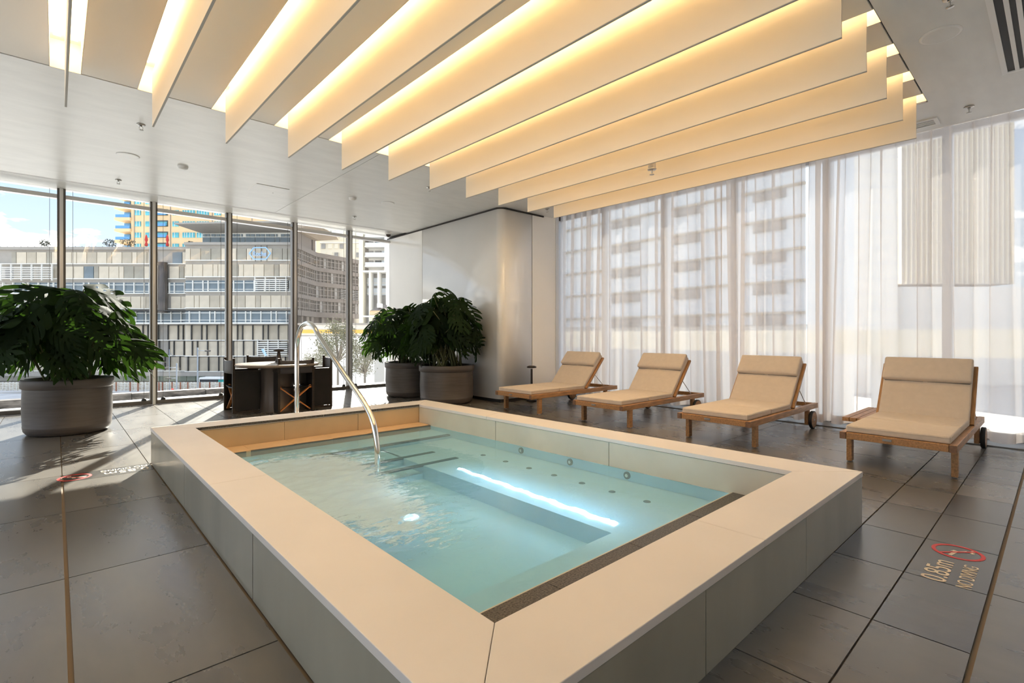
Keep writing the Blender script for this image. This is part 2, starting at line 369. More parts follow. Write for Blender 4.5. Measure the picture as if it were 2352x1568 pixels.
# white panelled core at the back right, rounded corner
wb = struct('wall_back')
def pan(pts, z0, z1, name='wall_panel', m='wall'): return MB().prism(pts, z0, z1).obj(name, M[m], wb)
X0, Y0 = 5.72, 6.574
pan([(X0,9.10),(X0,10.62),(X0+.04,10.62),(X0+.04,9.10)], .06, ZC-.03)
pc = [(X0,9.085),(X0,Y0+.13)]+[(X0+.13-.13*math.cos(a), Y0+.13-.13*math.sin(a)) for a in [PI/2*i/8 for i in range(1,9)]]+[(6.475,Y0),(6.475,Y0+.04),(X0+.15,Y0+.04),(X0+.04,Y0+.15),(X0+.04,9.085)]
o_ = pan(pc, .06, ZC-.03)
for p_ in o_.data.polygons: p_.use_smooth = abs(p_.normal.z) < .5
pan([(6.497,Y0),(6.80,Y0),(6.80,Y0+.04),(6.497,Y0+.04)], .06, ZC-.03)
pan([(6.80,Y0),(7.12,Y0),(7.12,7.9),(6.80,7.9)], 0, 3.98, 'wall_end', 'wall')
pan([(7.12,Y0-.01),(7.20,Y0-.01),(7.20,7.9),(7.12,7.9)], 0, 3.98, 'window_jamb', 'alu_white')
pan([(X0+.05,Y0+.05),(6.79,Y0+.05),(6.79,10.6),(X0+.05,10.6)], 0, 3.98, 'core', 'gap')
pan([(X0+.03,Y0+.035),(6.80,Y0+.035),(6.80,Y0+.06),(X0+.03,Y0+.06)], 0, .06, 'recessed_plinth', 'gap')
pan([(X0-.01,Y0+.10),(X0+.10,Y0-.01),(6.79,Y0-.01),(6.79,Y0+.06),(X0+.06,Y0+.06),(X0+.06,10.6),(X0-.01,10.6)], ZC-.025, ZC-.001, 'shadow_line', 'gap')
# walls the camera does not see (they close the room)
wl = MB().box(XL-.15, XL, YB-.2, YB, 0, 3.98).obj('wall_left', M['wall_plain']); wl['kind'] = 'structure'
for k in range(11):          # unseen left side, glazed to let in added daylight
    a, b = YB+1.2455*k, YB+1.2455*(k+1); w = struct('window_%d'%(20+k), (XL-.05, (a+b)/2, 0)); h = (b-a)/2
    MB().box(-.06, .08, h-.05, h+.05, 0, 3.98).obj('mullion', M['alu_white'], w)
    MB().box(-.05, .05, -h+.05, h-.05, 0, .07).obj('sill', M['alu_dark'], w)
    MB().box(-.004, .004, -h+.05, h-.05, .06, 3.98).obj('pane', M['glass'], w)
wn = MB().box(XL, XW+.2, YB-.2, YB, 0, 3.98).obj('wall_near', M['wall_plain']); wn['kind'] = 'structure'

# far window wall: mullions every 1.17 m
MX = [-3.45,-2.28,-1.11,.066,1.240,2.392,3.578,4.746,5.86]
edges = [XL]+MX
def bay(n, a, b, dusty):
    w = struct('window_%d'%n, ((a+b)/2, YW, 0)); h = (b-a)/2
    fr = MB()
    fr.box(h-.022, h+.022, -.09, .10, 0, 3.46); fo = fr.obj('mullion', M['alu'], w, bevel=.004)
    gk = MB(); gk.box(h-.050, h-.022, -.055, .06, 0, 3.46); gk.box(h+.022, h+.050, -.055, .06, 0, 3.46); gk.obj('glazing_gasket', M['gasket'], fo)
    MB().box(-h+.05, h-.05, -.06, .05, 0, .07).obj('sill', M['alu_dark'], w, bevel=.004)
    MB().box(-h+.05, h-.05, .06, .22, 0.0, .075).obj('outer_ledge', M['alu_white'], w)
    t = MB().box(-h+.05, h-.05, -.05, .05, 3.30, 3.335); t.box(-h+.05, h-.05, -.035, .04, 3.335, 3.365); t.obj('transom', M['alu'], w, bevel=.003)
    MB().box(-h+.05, h-.05, -.004, .004, .06, 3.31).obj('pane', M['glass_dusty' if dusty else 'glass'], w)
    MB().box(-h+.05, h-.05, -.004, .004, 3.355, 3.46).obj('pane', M['glass'], w)
    for s in (-1, 1):
        x = s*(h-.135)
        cb = MB().cyl((x,-.03,.07),(x,-.03,3.44),.0028,6).obj('guide_cable', M['alu_dark'], w)
        MB().lathe([(.001,.115),(.02,.112),(.034,.09),(.036,.07)],12,x,-.03).obj('cable_anchor', M['rubber'], cb)
for i in range(len(edges)-1): bay(i+1, edges[i], edges[i+1], edges[i] > 3.4)
# right-hand window wall behind the curtains
MY = [-2.8,-1.55,-.30,.93,2.20,3.487,4.72,6.01,7.25]
for i in range(len(MY)-1):
    a, b = MY[i], MY[i+1]; w = struct('window_%d'%(len(edges)+i), (XW, (a+b)/2, 0)); h = (b-a)/2
    MB().box(-.07, .12, h-.045, h+.045, 0, 3.97).obj('mullion', M['alu_white'], w)
    MB().box(-.06, .06, -h+.045, h-.045, 0, .07).obj('sill', M['alu_dark'], w)
    MB().box(-.05, .06, -h+.045, h-.045, 3.60, 3.68).obj('transom', M['alu_dark' if i == len(MY)-2 else 'alu_white'], w)
    MB().box(-.004, .004, -h+.045, h-.045, .06, 3.61).obj('pane', M['glass'], w)
    MB().box(-.004, .004, -h+.045, h-.045, 3.67, 3.97).obj('pane', M['glass'], w)
tr_ = MB().box(7.2, 8.05, 7.2, 7.9, 0, 3.98).obj('trim_1', M['alu_white']); tr_['kind'] = 'structure'

# sheer curtains: gathered cloth, real pleats that overlap themselves
def curtain(name, label, ya, yb, seed):
    rnd = random.Random(seed); n = int(abs(yb-ya)*95); rows = 9
    th = thing(name, label, 'curtain', (7.52, (ya+yb)/2, 0)); cy = (ya+yb)/2
    # pleat phases with irregular widths
    ph = [0]; wdt = []
    for i in range(n): ph.append(ph[-1]+.18+.16*rnd.random()*(1+.8*math.sin(i*.021+seed)))
    amp = [.5+.5*rnd.random() for _ in range(n+1)]
    for k in range(6): amp = [amp[0]]+[(amp[i-1]+amp[i]+amp[i+1])/3 for i in range(1,n)]+[amp[n]]
    vs = []; fs = []
    gather = [MYv for MYv in MY]
    for r in range(rows):
        v = r/(rows-1); z = 3.80-(3.80-.045)*v
        for i in range(n+1):
            y = ya+(yb-ya)*i/n
            g = max(math.exp(-((y-q)/.13)**2) for q in gather)
            a_ = .040+.040*amp[i]; sway = .03*math.sin(i*.05+seed*3)*v+.045*v*math.sin(i*.013+seed)
            xx = a_*math.sin(ph[i])*(.75+.45*v)+.022*math.sin(ph[i]*.37+1.3)
            yy = y+(.030+.022*g)*math.sin(2*ph[i]+.6)*(1-.35*v)+.020*math.sin(ph[i]*.61+2*v)+sway
            vs.append((xx, yy-cy, z+(.006*math.sin(ph[i]) if r == rows-1 else 0)))
    for r in range(rows-1):
        for i in range(n): fs.append((r*(n+1)+i, r*(n+1)+i+1, (r+1)*(n+1)+i+1, (r+1)*(n+1)+i))
    m_ = MB(); m_.add(vs, fs, True); m_.obj('voile', M['voile'], th)
    # doubled hem
    hv = [];  m2 = MB(); R_ = rows-1
    for i in range(n+1):
        b = vs[R_*(n+1)+i]; hv += [(b[0]-.004,b[1],b[2]+.11),(b[0]-.004,b[1],b[2])]
    m2.add(hv, [(2*i,2*i+2,2*i+3,2*i+1) for i in range(n)], True); m2.obj('hem', M['voile'], th)
    MB().box(-.02,.02,min(ya,yb)-cy,max(ya,yb)-cy,3.80,3.83).obj('curtain_track', M['alu_white'], th)
curtain('sheer_curtain', 'sheer off-white full-height curtain behind the three left sun loungers', 6.80, 2.33, 1)
curtain('sheer_curtain', 'sheer off-white full-height curtain behind the sun lounger with the side table', 2.27, -2.9, 2)
sk = MB().box(7.38, 7.78, YB, 6.56, 0, .012).obj('trim_2', M['alu_dark']); sk['kind'] = 'structure'

# ============================================================ the pool
def lerp(a, b, t): return (a[0]+(b[0]-a[0])*t, a[1]+(b[1]-a[1])*t)
pool = thing('spa_pool', 'raised square spa pool with cream stone rim in the middle of the room', 'pool', (2.2, 3.3, 0))
PL = (-2.2, -3.3, 0)
def pprism(name, pts, z0, z1, m, bevel=0, parent=None): return MB().prism(pts, z0, z1).obj(name, M[m], parent or pool, None if parent else PL, bevel=bevel)
g = .0015
def side(i, j, cuts, label=''):
    a, b, c_, d = OUT[i], OUT[j], INN[j], INN[i]
    ts = [0]+cuts+[1]
    for u, v in zip(ts[:-1], ts[1:]):
        L_ = math.dist(a, b); u2 = u+g/L_; v2 = v-g/L_
        pprism('coping_slab', [lerp(a,b,u2), lerp(a,b,v2), lerp(d,c_,v2), lerp(d,c_,u2)], .303, .335, 'marble', .003)
side(0, 3, [.493]); side(0, 1, [.5]); side(1, 2, [.30,]); side(2, 3, [.5])
def off(poly, d):
    cx_ = sum(p[0] for p in poly)/4; cy_ = sum(p[1] for p in poly)/4
    return [(p[0]+(d if p[0] < cx_ else -d), p[1]+(d if p[1] < cy_ else -d)) for p in poly]
O2 = off(OUT, .004); I2 = [(p[0]+(-.006 if p[0] < 2.2 else .006), p[1]+(-.006 if p[1] < 3 else .006)) for p in INN]
O3 = off(OUT, .05)
def wallrun(P, Q, i, j, n, m, z0, z1, name):
    for k in range(n):
        u, v = k/n+.0008, (k+1)/n-.0008
        pprism(name, [lerp(P[i],P[j],u), lerp(P[i],P[j],v), lerp(Q[i],Q[j],v), lerp(Q[i],Q[j],u)], z0, z1, m)
wallrun(O2, O3, 0, 3, 3, 'marble_shaded', 0, .300, 'outer_stone_panel'); wallrun(O2, O3, 2, 3, 3, 'marble_shaded', 0, .300, 'outer_stone_panel')
wallrun(O2, O3, 0, 1, 3, 'marble_shaded', 0, .300, 'outer_stone_panel'); wallrun(O2, O3, 1, 2, 4, 'marble_shaded', 0, .300, 'outer_stone_panel')
I3 = [(p[0]+(-.05 if p[0] < 2.2 else .05), p[1]+(-.05 if p[1] < 3 else .05)) for p in INN]
wallrun(I2, I3, 0, 1, 3, 'inner_gold', -.25, .300, 'inner_stone_panel'); wallrun(I2, I3, 1, 2, 3, 'inner_stone', -.25, .300, 'inner_stone_panel')
wallrun(I2, I3, 2, 3, 2, 'inner_stone', -.25, .300, 'inner_stone_panel'); wallrun(I2, I3, 3, 0, 3, 'inner_stone', -.25, .300, 'inner_stone_panel')
for u, v in ((0,.5),(.502,.76),(.762,1)):        # granite trim under the far rim
    a, b = lerp(INN[0],INN[1],u), lerp(INN[0],INN[1],v)
    pprism('granite_trim', [(a[0],a[1]-.006),(b[0],b[1]-.006),(b[0],b[1]+.004),(a[0],a[1]+.004)], .311, .3345, 'granite')
for k in range(6):                                # stone ledge level with the water at the far side
    xa = .957+(3.308-.957)*k/6+.001; xb = .957+(3.308-.957)*(k+1)/6-.001
    pprism('ledge_stone', [(xa,5.385-.055*k/6),(xb,5.385-.055*(k+1)/6),(xb,5.10),(xa,5.12)], .06, .116, 'ledge_stone', .002)
for k in range(2): pprism('ledge_nosing', [(.957+1.18*k,5.12-.01*k),(.957+1.178*(k+1),5.11-.01*k),(.957+1.178*(k+1),5.095-.01*k),(.957+1.18*k,5.105-.01*k)], .04, .112, 'alu_dark')
for k in range(4):                                # black granite overflow edge at the near side
    xa = .970+(3.432-.970)*k/4+.0012; xb = .970+(3.432-.970)*(k+1)/4-.0012
    pprism('overflow_granite', [(xa,1.143),(xb,1.143),(xb,1.520),(xa,1.520)], .05, .117, 'granite', .003)
pprism('overflow_lip', [(.970,1.520),(3.43,1.520),(3.43,1.527),(.970,1.527)], .05, .116, 'inner_stone')
# basin, bench and steps under water
pprism('basin_floor', [(.95,1.5),(3.44,1.5),(3.34,5.34),(.95,5.34)], -.16, -.10, 'basin')
pprism('bench', [(2.44,1.53),(3.43,1.53),(3.33,4.67),(2.44,4.67)], -.10, .02, 'basin_light')
pprism('bench', [(.96,1.53),(2.44,1.53),(2.44,1.80),(.96,1.80)], -.10, .02, 'basin_light')
pprism('basin_wall', [(3.427,1.53),(3.437,1.53),(3.325,5.10),(3.315,5.10)], .021, .104, 'basin')
for (ya, yb, z, xr) in ((4.67,5.10,.060,3.33),(4.22,4.67,.020,2.46),(3.87,4.22,-.05,2.44)):
    s_ = pprism('step', [(.96,ya),(xr,ya),(xr,yb),(.96,yb)], -.10, z, 'basin')
for (xa, xb, y, z) in ((1.75,3.30,4.67,.060),(1.35,2.80,4.22,.020),(1.35,2.83,3.87,.021)):
    pprism('step_nosing', [(xa,y-.010),(xb,y-.010),(xb,y+.045),(xa,y+.045)], z-.01, z+.004, 'nosing')
for y in (3.80,3.47,3.16,2.86,2.56,2.27,1.97):
    j = MB().lathe([(.001,.026),(.018,.026),(.026,.022),(.028,.018)],14,3.08,y).obj('air_jet', M['jet'], pool, PL)
for y in (3.557,2.945,2.357):
    xj = 3.305+(5.33-y)*.0323
    j = MB().cyl((xj-.010,y,.064),(xj+.01,y,.064),.030,16); j.obj('wall_jet', M['jet'], pool, PL)
    MB().cyl((xj-.014,y,.064),(xj-.009,y,.064),.014,12).obj('jet_nozzle', M['chrome'], pool, PL)
M['underlight'] = emit('underwater strip', (.85,.97,1.0), 9)
M['underspot'] = emit('underwater spot', (.6,.9,1.0), 5)
rs_ = random.Random(5); sm_ = MB(); NS = 60; vv = []  # ragged ribbon outline shapes in the shimmer of the strip seen through water
for k in range(NS+1):
    u = k/NS; xm = 2.565+.05*u+.008*math.sin(u*41)+.005*rs_.uniform(-1,1); w2_ = .008+.014*(1-u)**.7+.006*rs_.uniform(-1,1); yy_ = 1.86+1.70*u
    vv += [(xm-w2_-2.2, yy_-3.3, .026), (xm+w2_-2.2, yy_-3.3+.01*rs_.uniform(-1,1), .026)]
sm_.add(vv, [(2*k,2*k+1,2*k+3,2*k+2) for k in range(NS)]); sm_.obj('underwater_strip', M['underlight'], pool)
MB().lathe([(.001,-.085),(.045,-.087),(.055,-.099)],20,1.86,3.10).obj('underwater_lamp', M['underspot'], pool, PL)
for (lx_, ly_, lz_, en) in ((1.86,3.10,-.03,.12),):      # the pool's own underwater lamps
    pl_ = bpy.data.lights.new('underwater_light', 'POINT'); pl_.energy = en; pl_.color = (.55,.82,1.0); pl_.shadow_soft_size = .04
    po_ = bpy.data.objects.new('underwater_light', pl_); COL.objects.link(po_); po_.parent = pool; po_.location = (lx_-2.2, ly_-3.3, lz_)
# water
def water_mat():
    m = bpy.data.materials.new('pool water'); m.use_nodes = True; n = m.node_tree.nodes; l = m.node_tree.links; n.remove(n['Principled BSDF'])
    t = n.new('ShaderNodeTexCoord')
    at = n.new('ShaderNodeAttribute'); at.attribute_name = 'foam'
    tr = n.new('ShaderNodeBsdfTransparent'); tr.inputs[0].default_value = (.76,.92,.97,1)
    z = n.new('ShaderNodeTexNoise'); z.inputs['Scale'].default_value = 6; z.inputs['Detail'].default_value = 4; l.new(t.outputs['Object'], z.inputs['Vector'])
    bp = n.new('ShaderNodeBump'); bp.inputs['Strength'].default_value = .10; bp.inputs['Distance'].default_value = .05; l.new(z.outputs['Fac'], bp.inputs['Height'])
    g_ = n.new('ShaderNodeBsdfGlossy'); g_.inputs['Roughness'].default_value = .03; l.new(bp.outputs[0], g_.inputs['Normal'])
    fr = n.new('ShaderNodeFresnel'); fr.inputs[0].default_value = 1.33; l.new(bp.outputs[0], fr.inputs['Normal'])
    a = n.new('ShaderNodeMixShader'); l.new(fr.outputs[0], a.inputs[0]); l.new(tr.outputs[0], a.inputs[1]); l.new(g_.outputs[0], a.inputs[2])
    # a little scattering in the body of the water
    d0 = n.new('ShaderNodeBsdfDiffuse'); d0.inputs[0].default_value = (.50,.80,1.0,1); a2 = n.new('ShaderNodeMixShader'); a2.inputs[0].default_value = .17
    l.new(a.outputs[0], a2.inputs[1]); l.new(d0.outputs[0], a2.inputs[2])
    # foam
    mp = n.new('ShaderNodeMapping'); mp.inputs['Rotation'].default_value = (0,0,.75); mp.inputs['Scale'].default_value = (1,2.6,1); l.new(t.outputs['Object'], mp.inputs[0])
    z2 = n.new('ShaderNodeTexNoise'); z2.inputs['Scale'].default_value = 9; z2.inputs['Detail'].default_value = 10; z2.inputs['Roughness'].default_value = .68; z2.inputs['Distortion'].default_value = .9; l.new(mp.outputs[0], z2.inputs['Vector'])
    ad = n.new('ShaderNodeMath'); ad.operation = 'ADD'; l.new(z2.outputs['Fac'], ad.inputs[0]); l.new(at.outputs['Fac'], ad.inputs[1])
    mr = n.new('ShaderNodeMapRange'); mr.inputs[1].default_value = .76; mr.inputs[2].default_value = .90; mr.inputs[3].default_value = 0; mr.inputs[4].default_value = .93; l.new(ad.outputs[0], mr.inputs[0])
    fd = n.new('ShaderNodeBsdfPrincipled'); fd.inputs['Base Color'].default_value = (.74,.92,1.0,1); fd.inputs['Roughness'].default_value = .25
    b2 = n.new('ShaderNodeBump'); b2.inputs['Strength'].default_value = .35; b2.inputs['Distance'].default_value = .03; l.new(z2.outputs['Fac'], b2.inputs['Height']); l.new(b2.outputs[0], fd.inputs['Normal'])
    ft = n.new('ShaderNodeBsdfTranslucent'); ft.inputs[0].default_value = (.80,.92,1,1); fm_ = n.new('ShaderNodeMixShader'); fm_.inputs[0].default_value = .35; l.new(fd.outputs[0], fm_.inputs[1]); l.new(ft.outputs[0], fm_.inputs[2])
    c_ = n.new('ShaderNodeMixShader'); l.new(mr.outputs[0], c_.inputs[0]); l.new(a2.outputs[0], c_.inputs[1]); l.new(fm_.outputs[0], c_.inputs[2])
    l.new(c_.outputs[0], n['Material Output'].inputs[0]); return m
M['water'] = water_mat()
nx, ny = 90, 130; vs = []; fo = []
from mathutils import noise
def foamf(x, y):
    def bl(cx_, cy_, rx, ry): return math.exp(-(((x-cx_)/rx)**2+((y-cy_)/ry)**2))
    return min(1, .95*bl(1.45,4.15,.62,.62)+.75*bl(1.45,3.3,.45,.65)+.45*bl(1.5,2.55,.38,.6))*.62
for j in range(ny+1):
    y = 1.527+(5.10-1.527)*j/ny; xl_ = .972-.002*j/ny; xr_ = 3.437-.117*j/ny
    for i in range(nx+1):
        x = xl_+(xr_-xl_)*i/nx; fm = foamf(x, y)
        zz = .104+fm*.022*(noise.noise(Vector((x*7,y*11,1)))+.5*noise.noise(Vector((x*19,y*25,3))))+.0012*noise.noise(Vector((x*5,y*5,8)))
        vs.append((x-2.2, y-3.3, zz-.10)); fo.append(fm)
w_ = MB(); w_.add(vs, [(j*(nx+1)+i, j*(nx+1)+i+1, (j+1)*(nx+1)+i+1, (j+1)*(nx+1)+i) for j in range(ny) for i in range(nx)], True)
wo_ = w_.obj('pool_water', M['water'], None, (2.2,3.3,.10))
at_ = wo_.data.attributes.new('foam', 'FLOAT', 'POINT'); at_.data.foreach_set('value', fo)
tag(wo_, 'clear turquoise water churned white by bubbles on the left inside the stone rim', 'water', kind='stuff')
# grab rail
hr = thing('handrail', 'tall bent polished steel grab rail dipping into the pool', 'handrail', (1.98, 5.72, 0))
MB().tube([(0,0,0),(0,0,.5),(0,0,.98),(0,-.035,1.16),(0,-.16,1.285),(0,-.34,1.315),(0,-.50,1.27),(0,-.66,1.16),(0,-1.22,.835),(0,-1.62,.615),(0,-1.80,.46),(0,-1.875,.26),(0,-1.885,.10),(0,-1.885,-.05)], .0245, 18, 8).obj('rail', M['chrome'], hr)
MB().lathe([(.045,0),(.045,.008),(.026,.012)],18,0,0).obj('flange', M['chrome'], hr)
# ============================================================ cushion mesh
def cushion(lx, ly, lz, r, nx=10, ny=8, puff=.006):
    """soft slab centred in x,y; z 0..lz"""
    bm = bmesh.new(); bmesh.ops.create_grid(bm, x_segments=nx, y_segments=ny, size=.5)
    ret = bmesh.ops.extrude_face_region(bm, geom=bm.faces[:])
    for v in [g_ for g_ in ret['geom'] if isinstance(g_, bmesh.types.BMVert)]: v.co.z = 1
    for v in bm.verts:
        u, w = v.co.x*2, v.co.y*2; dome = (1-abs(u)**4)*(1-abs(w)**4)
        if v.co.z > .5: v.co.z = lz+puff*dome
        v.co.x *= lx; v.co.y *= ly
    bmesh.ops.recalc_face_normals(bm, faces=bm.faces)
    es = [e_ for e_ in bm.edges if len(e_.link_faces) == 2 and e_.calc_face_angle(0) > .9]
    bmesh.ops.bevel(bm, geom=es, offset=r, segments=4, affect='EDGES', profile=.6)
    for f_ in bm.faces: f_.smooth = True
    me = bpy.data.meshes.new('cushion'); bm.to_mesh(me); bm.free(); return me
def seam(lx, ly, z, r=.003):
    m = MB(); a, b = lx/2, ly/2; c_ = .02
    P = [(-a+c_,-b,z),(a-c_,-b,z),(a,-b+c_,z),(a,b-c_,z),(a-c_,b,z),(-a+c_,b,z),(-a,b-c_,z),(-a,-b+c_,z),(-a+c_,-b,z)]
    return m.tube(P, r, 6, 0)
# ============================================================ sun loungers
def lounger(x, y, label, back=48, side=False):
    t = thing('sun_lounger', label, 'sun lounger', (x, y, 0), 0, 'teak sun loungers along the curtains')
    Lr, hw_ = 2.11, .41; zf, zt = .236, .300
    for s in (-1, 1):
        MB().box(0, Lr, s*hw_-s*.05, s*hw_, zf, zt).obj('side_rail', M['teak'], t, bevel=.004)
    MB().box(.002, .05, -hw_+.052, hw_-.052, zf+.002, zt-.002).obj('end_rail', M['teak'], t, bevel=.004)
    MB().box(Lr-.05, Lr-.002, -hw_+.052, hw_-.052, zf+.002, zt-.002).obj('end_rail', M['teak'], t, bevel=.004)
    for s in (-1, 1): MB().box(-.003, .0, s*(hw_-.025)-.024, s*(hw_-.025)+.024, zf+.003, zt-.003).obj('end_grain', M['teak_end'], t)
    MB().box(-.004, .0015, .02, .085, .262, .280).obj('name_plate', M['steel'], t)
    for s in (-1, 1):
        MB().box(.165, .235, s*(hw_-.035)-.022, s*(hw_-.035)+.022, .006, zf+.004).obj('leg', M['teak'], t, bevel=.004)
        MB().lathe([(.018,0),(.018,.007)],10,.2,s*(hw_-.035),True,True).obj('foot_glide', M['white'], t)
        MB().box(1.775, 1.845, s*(hw_-.035)-.022, s*(hw_-.035)+.022, .05, zf+.004).obj('leg', M['teak'], t, bevel=.004)
        wy = s*(hw_+.012)
        w_ = MB().cyl((1.86, wy-.019, .11), (1.86, wy+.019, .11), .102, 28).obj('wheel', M['teak'], t, bevel=.003)
        MB().lathe([(.1015,-.020),(.110,-.016),(.110,.016),(.1015,.020),(.1015,-.020)],32).obj('tyre', M['rubber'], w_, (1.86, wy, .11)).rotation_euler = (PI/2,0,0)
        MB().cyl((1.86, wy-.022, .11), (1.86, wy+.022, .11), .014, 12).obj('axle_cap', M['steel'], w_)
    for k in range(9):
        MB().box(.12+.135*k, .20+.135*k, -hw_+.05, hw_-.05, .278, .292).obj('slat', M['teak'], t)
    # cushions
    cw = .735
    for (xa, xb) in ((.03,.655),(.665,1.275)):
        c_ = mobj('seat_cushion', cushion(xb-xa, cw, .062, .016), M['cushion'], t, ((xa+xb)/2, 0, .300))
        seam(xb-xa, cw, .047).obj('piping', M['cushion'], c_)
    # back: frame, cushion, pillow, tilted about the hinge
    a = math.radians(back); hx, hz = 1.29, .305; dx, dz = math.cos(a), math.sin(a)
    def tilt(o): o.location = (hx, 0, hz); o.rotation_euler = (0, -a, 0); return o
    fr = MB(); Lb = .665
    for s in (-1, 1): fr.box(0, Lb, s*(cw/2+.01)-.022, s*(cw/2+.01)+.022, -.012, .016)
    fr.box(Lb-.05, Lb, -cw/2, cw/2, -.012, .014); fr.box(0, .05, -cw/2, cw/2, -.012, .014)
    tilt(fr.obj('back_frame', M['teak'], t, bevel=.003))
    for k in range(5):
        tilt(MB().box(.08+.11*k, .15+.11*k, -cw/2, cw/2, -.006, .008).obj('back_slat', M['teak'], t))
    bc = tilt(mobj('back_cushion', cushion(.675, cw, .055, .018), M['cushion'], t))
    for v in bc.data.vertices: v.co.x += .345; v.co.z += .017
    pl = tilt(mobj('head_pillow', cushion(.275, cw+.006, .060, .024, puff=.014), M['cushion'], t))
    for v in pl.data.vertices: v.co.x += .555; v.co.z += .070
    ed = MB().tube([(.418,-cw/2+.015,.076),(.416,0,.074),(.418,cw/2-.015,.076)], .0045, 6, 2).obj('pillow_piping', M['piping'], t); tilt(ed)
    for s in (-1, 1):
        p = Vector((hx+dx*.33, s*(cw/2+.0), hz+dz*.33-.012)); q = Vector((hx+.40+.12, s*(cw/2+.0), .285))
        MB().cyl(p, q, .0055, 8).obj('prop_rod', M['chrome'], t)
    MB().cyl((hx+.52,-hw_+.05,.275),(hx+.52,hw_-.05,.275),.006,8).obj('cross_rod', M['chrome'], t)
    if side:
        sl = [t.children]
        for k in range(4):
            MB().box(.965, 2.06, hw_+.225-.068*k-.062, hw_+.225-.068*k, .258, .300).obj('side_table_slat', M['teak'], t, bevel=.003)
        for xx in (1.1, 1.9): MB().box(xx, xx+.05, hw_-.05, hw_+.22, .238, .2575).obj('side_table_bracket', M['teak'], t)
    return t
lounger(5.17, 5.66, 'teak sun lounger with sand cushions farthest left, next to the white wall', 47)
lounger(5.23, 4.10, 'teak sun lounger with sand cushions, second from the white wall', 49)
lounger(5.275, 2.565, 'teak sun lounger with sand cushions, third from the white wall', 51)
lounger(5.37, .98, 'teak sun lounger with slatted side table attached, nearest the right edge', 56, True)

# ============================================================ small mushroom lamps
def mushroom(name, label, cat, loc, h, rb, rc, stem):
    t = thing(name, label, cat, loc)
    if stem:
        MB().lathe([(.001,.0),(rb,.0),(rb,.035),(rb*.8,.045),(.022,.05)],24,0,0,False).obj('base', M['lampmetal'], t)
        MB().lathe([(.020,.045),(.018,h-.06)],18,0,0).obj('stem', M['lampmetal'], t)
    else: MB().lathe([(.001,.0),(rb,.0),(rb,.006),(rb*.62,.07),(rb*.36,h-.03)],24,0,0).obj('stem', M['lampmetal'], t)
    MB().lathe([(.001,h-.036),(rc*.9,h-.040),(rc,h-.032),(rc*.92,h-.014),(rc*.6,h-.003),(.001,h)],28,0,0).obj('cap', M['lampmetal'], t)
    return t
mushroom('floor_lamp', 'slim dark mushroom-topped floor lamp before the white panelled wall', 'lamp', (6.264,6.36,0), .64, .088, .088, True)
mushroom('table_lamp', 'small bronze mushroom lamp standing on the round table', 'lamp', (2.72,8.70,.742), .215, .056, .082, False)

# ============================================================ round table and four director chairs
tb = thing('round_table', 'round dark table on a drum pedestal among four director chairs', 'table', (2.59,8.34,0))
MB().lathe([(.001,.695),(.56,.695),(.605,.712),(.612,.725),(.605,.738),(.585,.742),(.001,.742)],64).obj('table_top', M['table'], tb)
MB().lathe([(.27,.0),(.25,.02),(.235,.30),(.24,.66),(.27,.695)],40).obj('pedestal', M['table_edge'], tb)
def chair(x, y, rz, label):
    """origin: middle of the seat on the floor; faces +x"""
    t = thing('director_chair', label, 'chair', (x,y,0), rz, 'director chairs around the round table')
    w, d = .255, .235
    for s in (-1, 1):
        MB().box(-d-.018, -d+.018, s*w-.016, s*w+.016, 0, .835).obj('back_post', M['darkwood'], t, bevel=.004)
        MB().box(d-.018, d+.016, s*w-.014, s*w+.014, 0, .625).obj('front_post', M['darkwood'], t, bevel=.004)
        MB().box(-d, d+.03, s*w-.024, s*w+.024, .625, .645).obj('armrest', M['darkwood'], t, bevel=.004)
        MB().box(-d, d, s*(w+.008)-.005, s*(w+.008)+.005, .035, .628).obj('side_panel', M['leather'], t)
        MB().box(-d, d, s*w-.012, s*w+.012, .0, .03).obj('floor_rail', M['darkwood'], t)
    # back sling, slightly bowed
    m_ = MB(); vs = []
    for j in range(5):
        for i in range(9):
            u = i/8*2-1; vs.append((-d-.004-.035*(1-u*u), u*w, .60+.205*j/4-.012*(1-u*u)*(j/4)))
    m_.add(vs, [(j*9+i, j*9+i+1, (j+1)*9+i+1, (j+1)*9+i) for j in range(4) for i in range(8)], True)
    o = m_.obj('back_sling', M['sling'], t); so = o.modifiers.new('s','SOLIDIFY'); so.thickness = .006
    m_ = MB(); vs = []
    for j in range(5):
        for i in range(9):
            u = i/8*2-1; vs.append((-d+2*d*j/4, u*(w-.015), .40-.03*(1-u*u)))
    m_.add(vs, [(j*9+i, j*9+i+1, (j+1)*9+i+1, (j+1)*9+i) for j in range(4) for i in range(8)], True)
    o = m_.obj('seat_sling', M['leather'], t); so = o.modifiers.new('s','SOLIDIFY'); so.thickness = .006
    for xx in (-d+.045, d-.045):
        for s in (-1, 1):
            br = MB().beam((xx+s*.008, -s*(w-.03), .03), (xx+s*.008, s*(w-.03), .385), .016, .042, (1,0,0)).obj('cross_brace', M['orangewood'], t)
            MB().cyl((xx+s*.008-.012, s*(w-.03), .385),(xx+s*.008+.012, s*(w-.03), .385), .026, 14).obj('brace_knob', M['orangewood'], br)
            MB().cyl((xx+s*.008-.013, s*.105, .285),(xx+s*.008+.013, s*.105, .285), .008, 8).obj('bolt', M['chrome'], br)
    return t
chair(2.215, 8.655, 0, 'black leather director chair left of the round table')
chair(2.735, 8.165, PI/2, 'black director chair with orange cross braces showing its back, nearest the pool')
chair(3.19, 8.47, PI-.15, 'black director chair right of the round table beside the steel rail')
chair(2.72, 9.30, -PI/2, 'director chair on the far side of the round table, only its back sling showing')

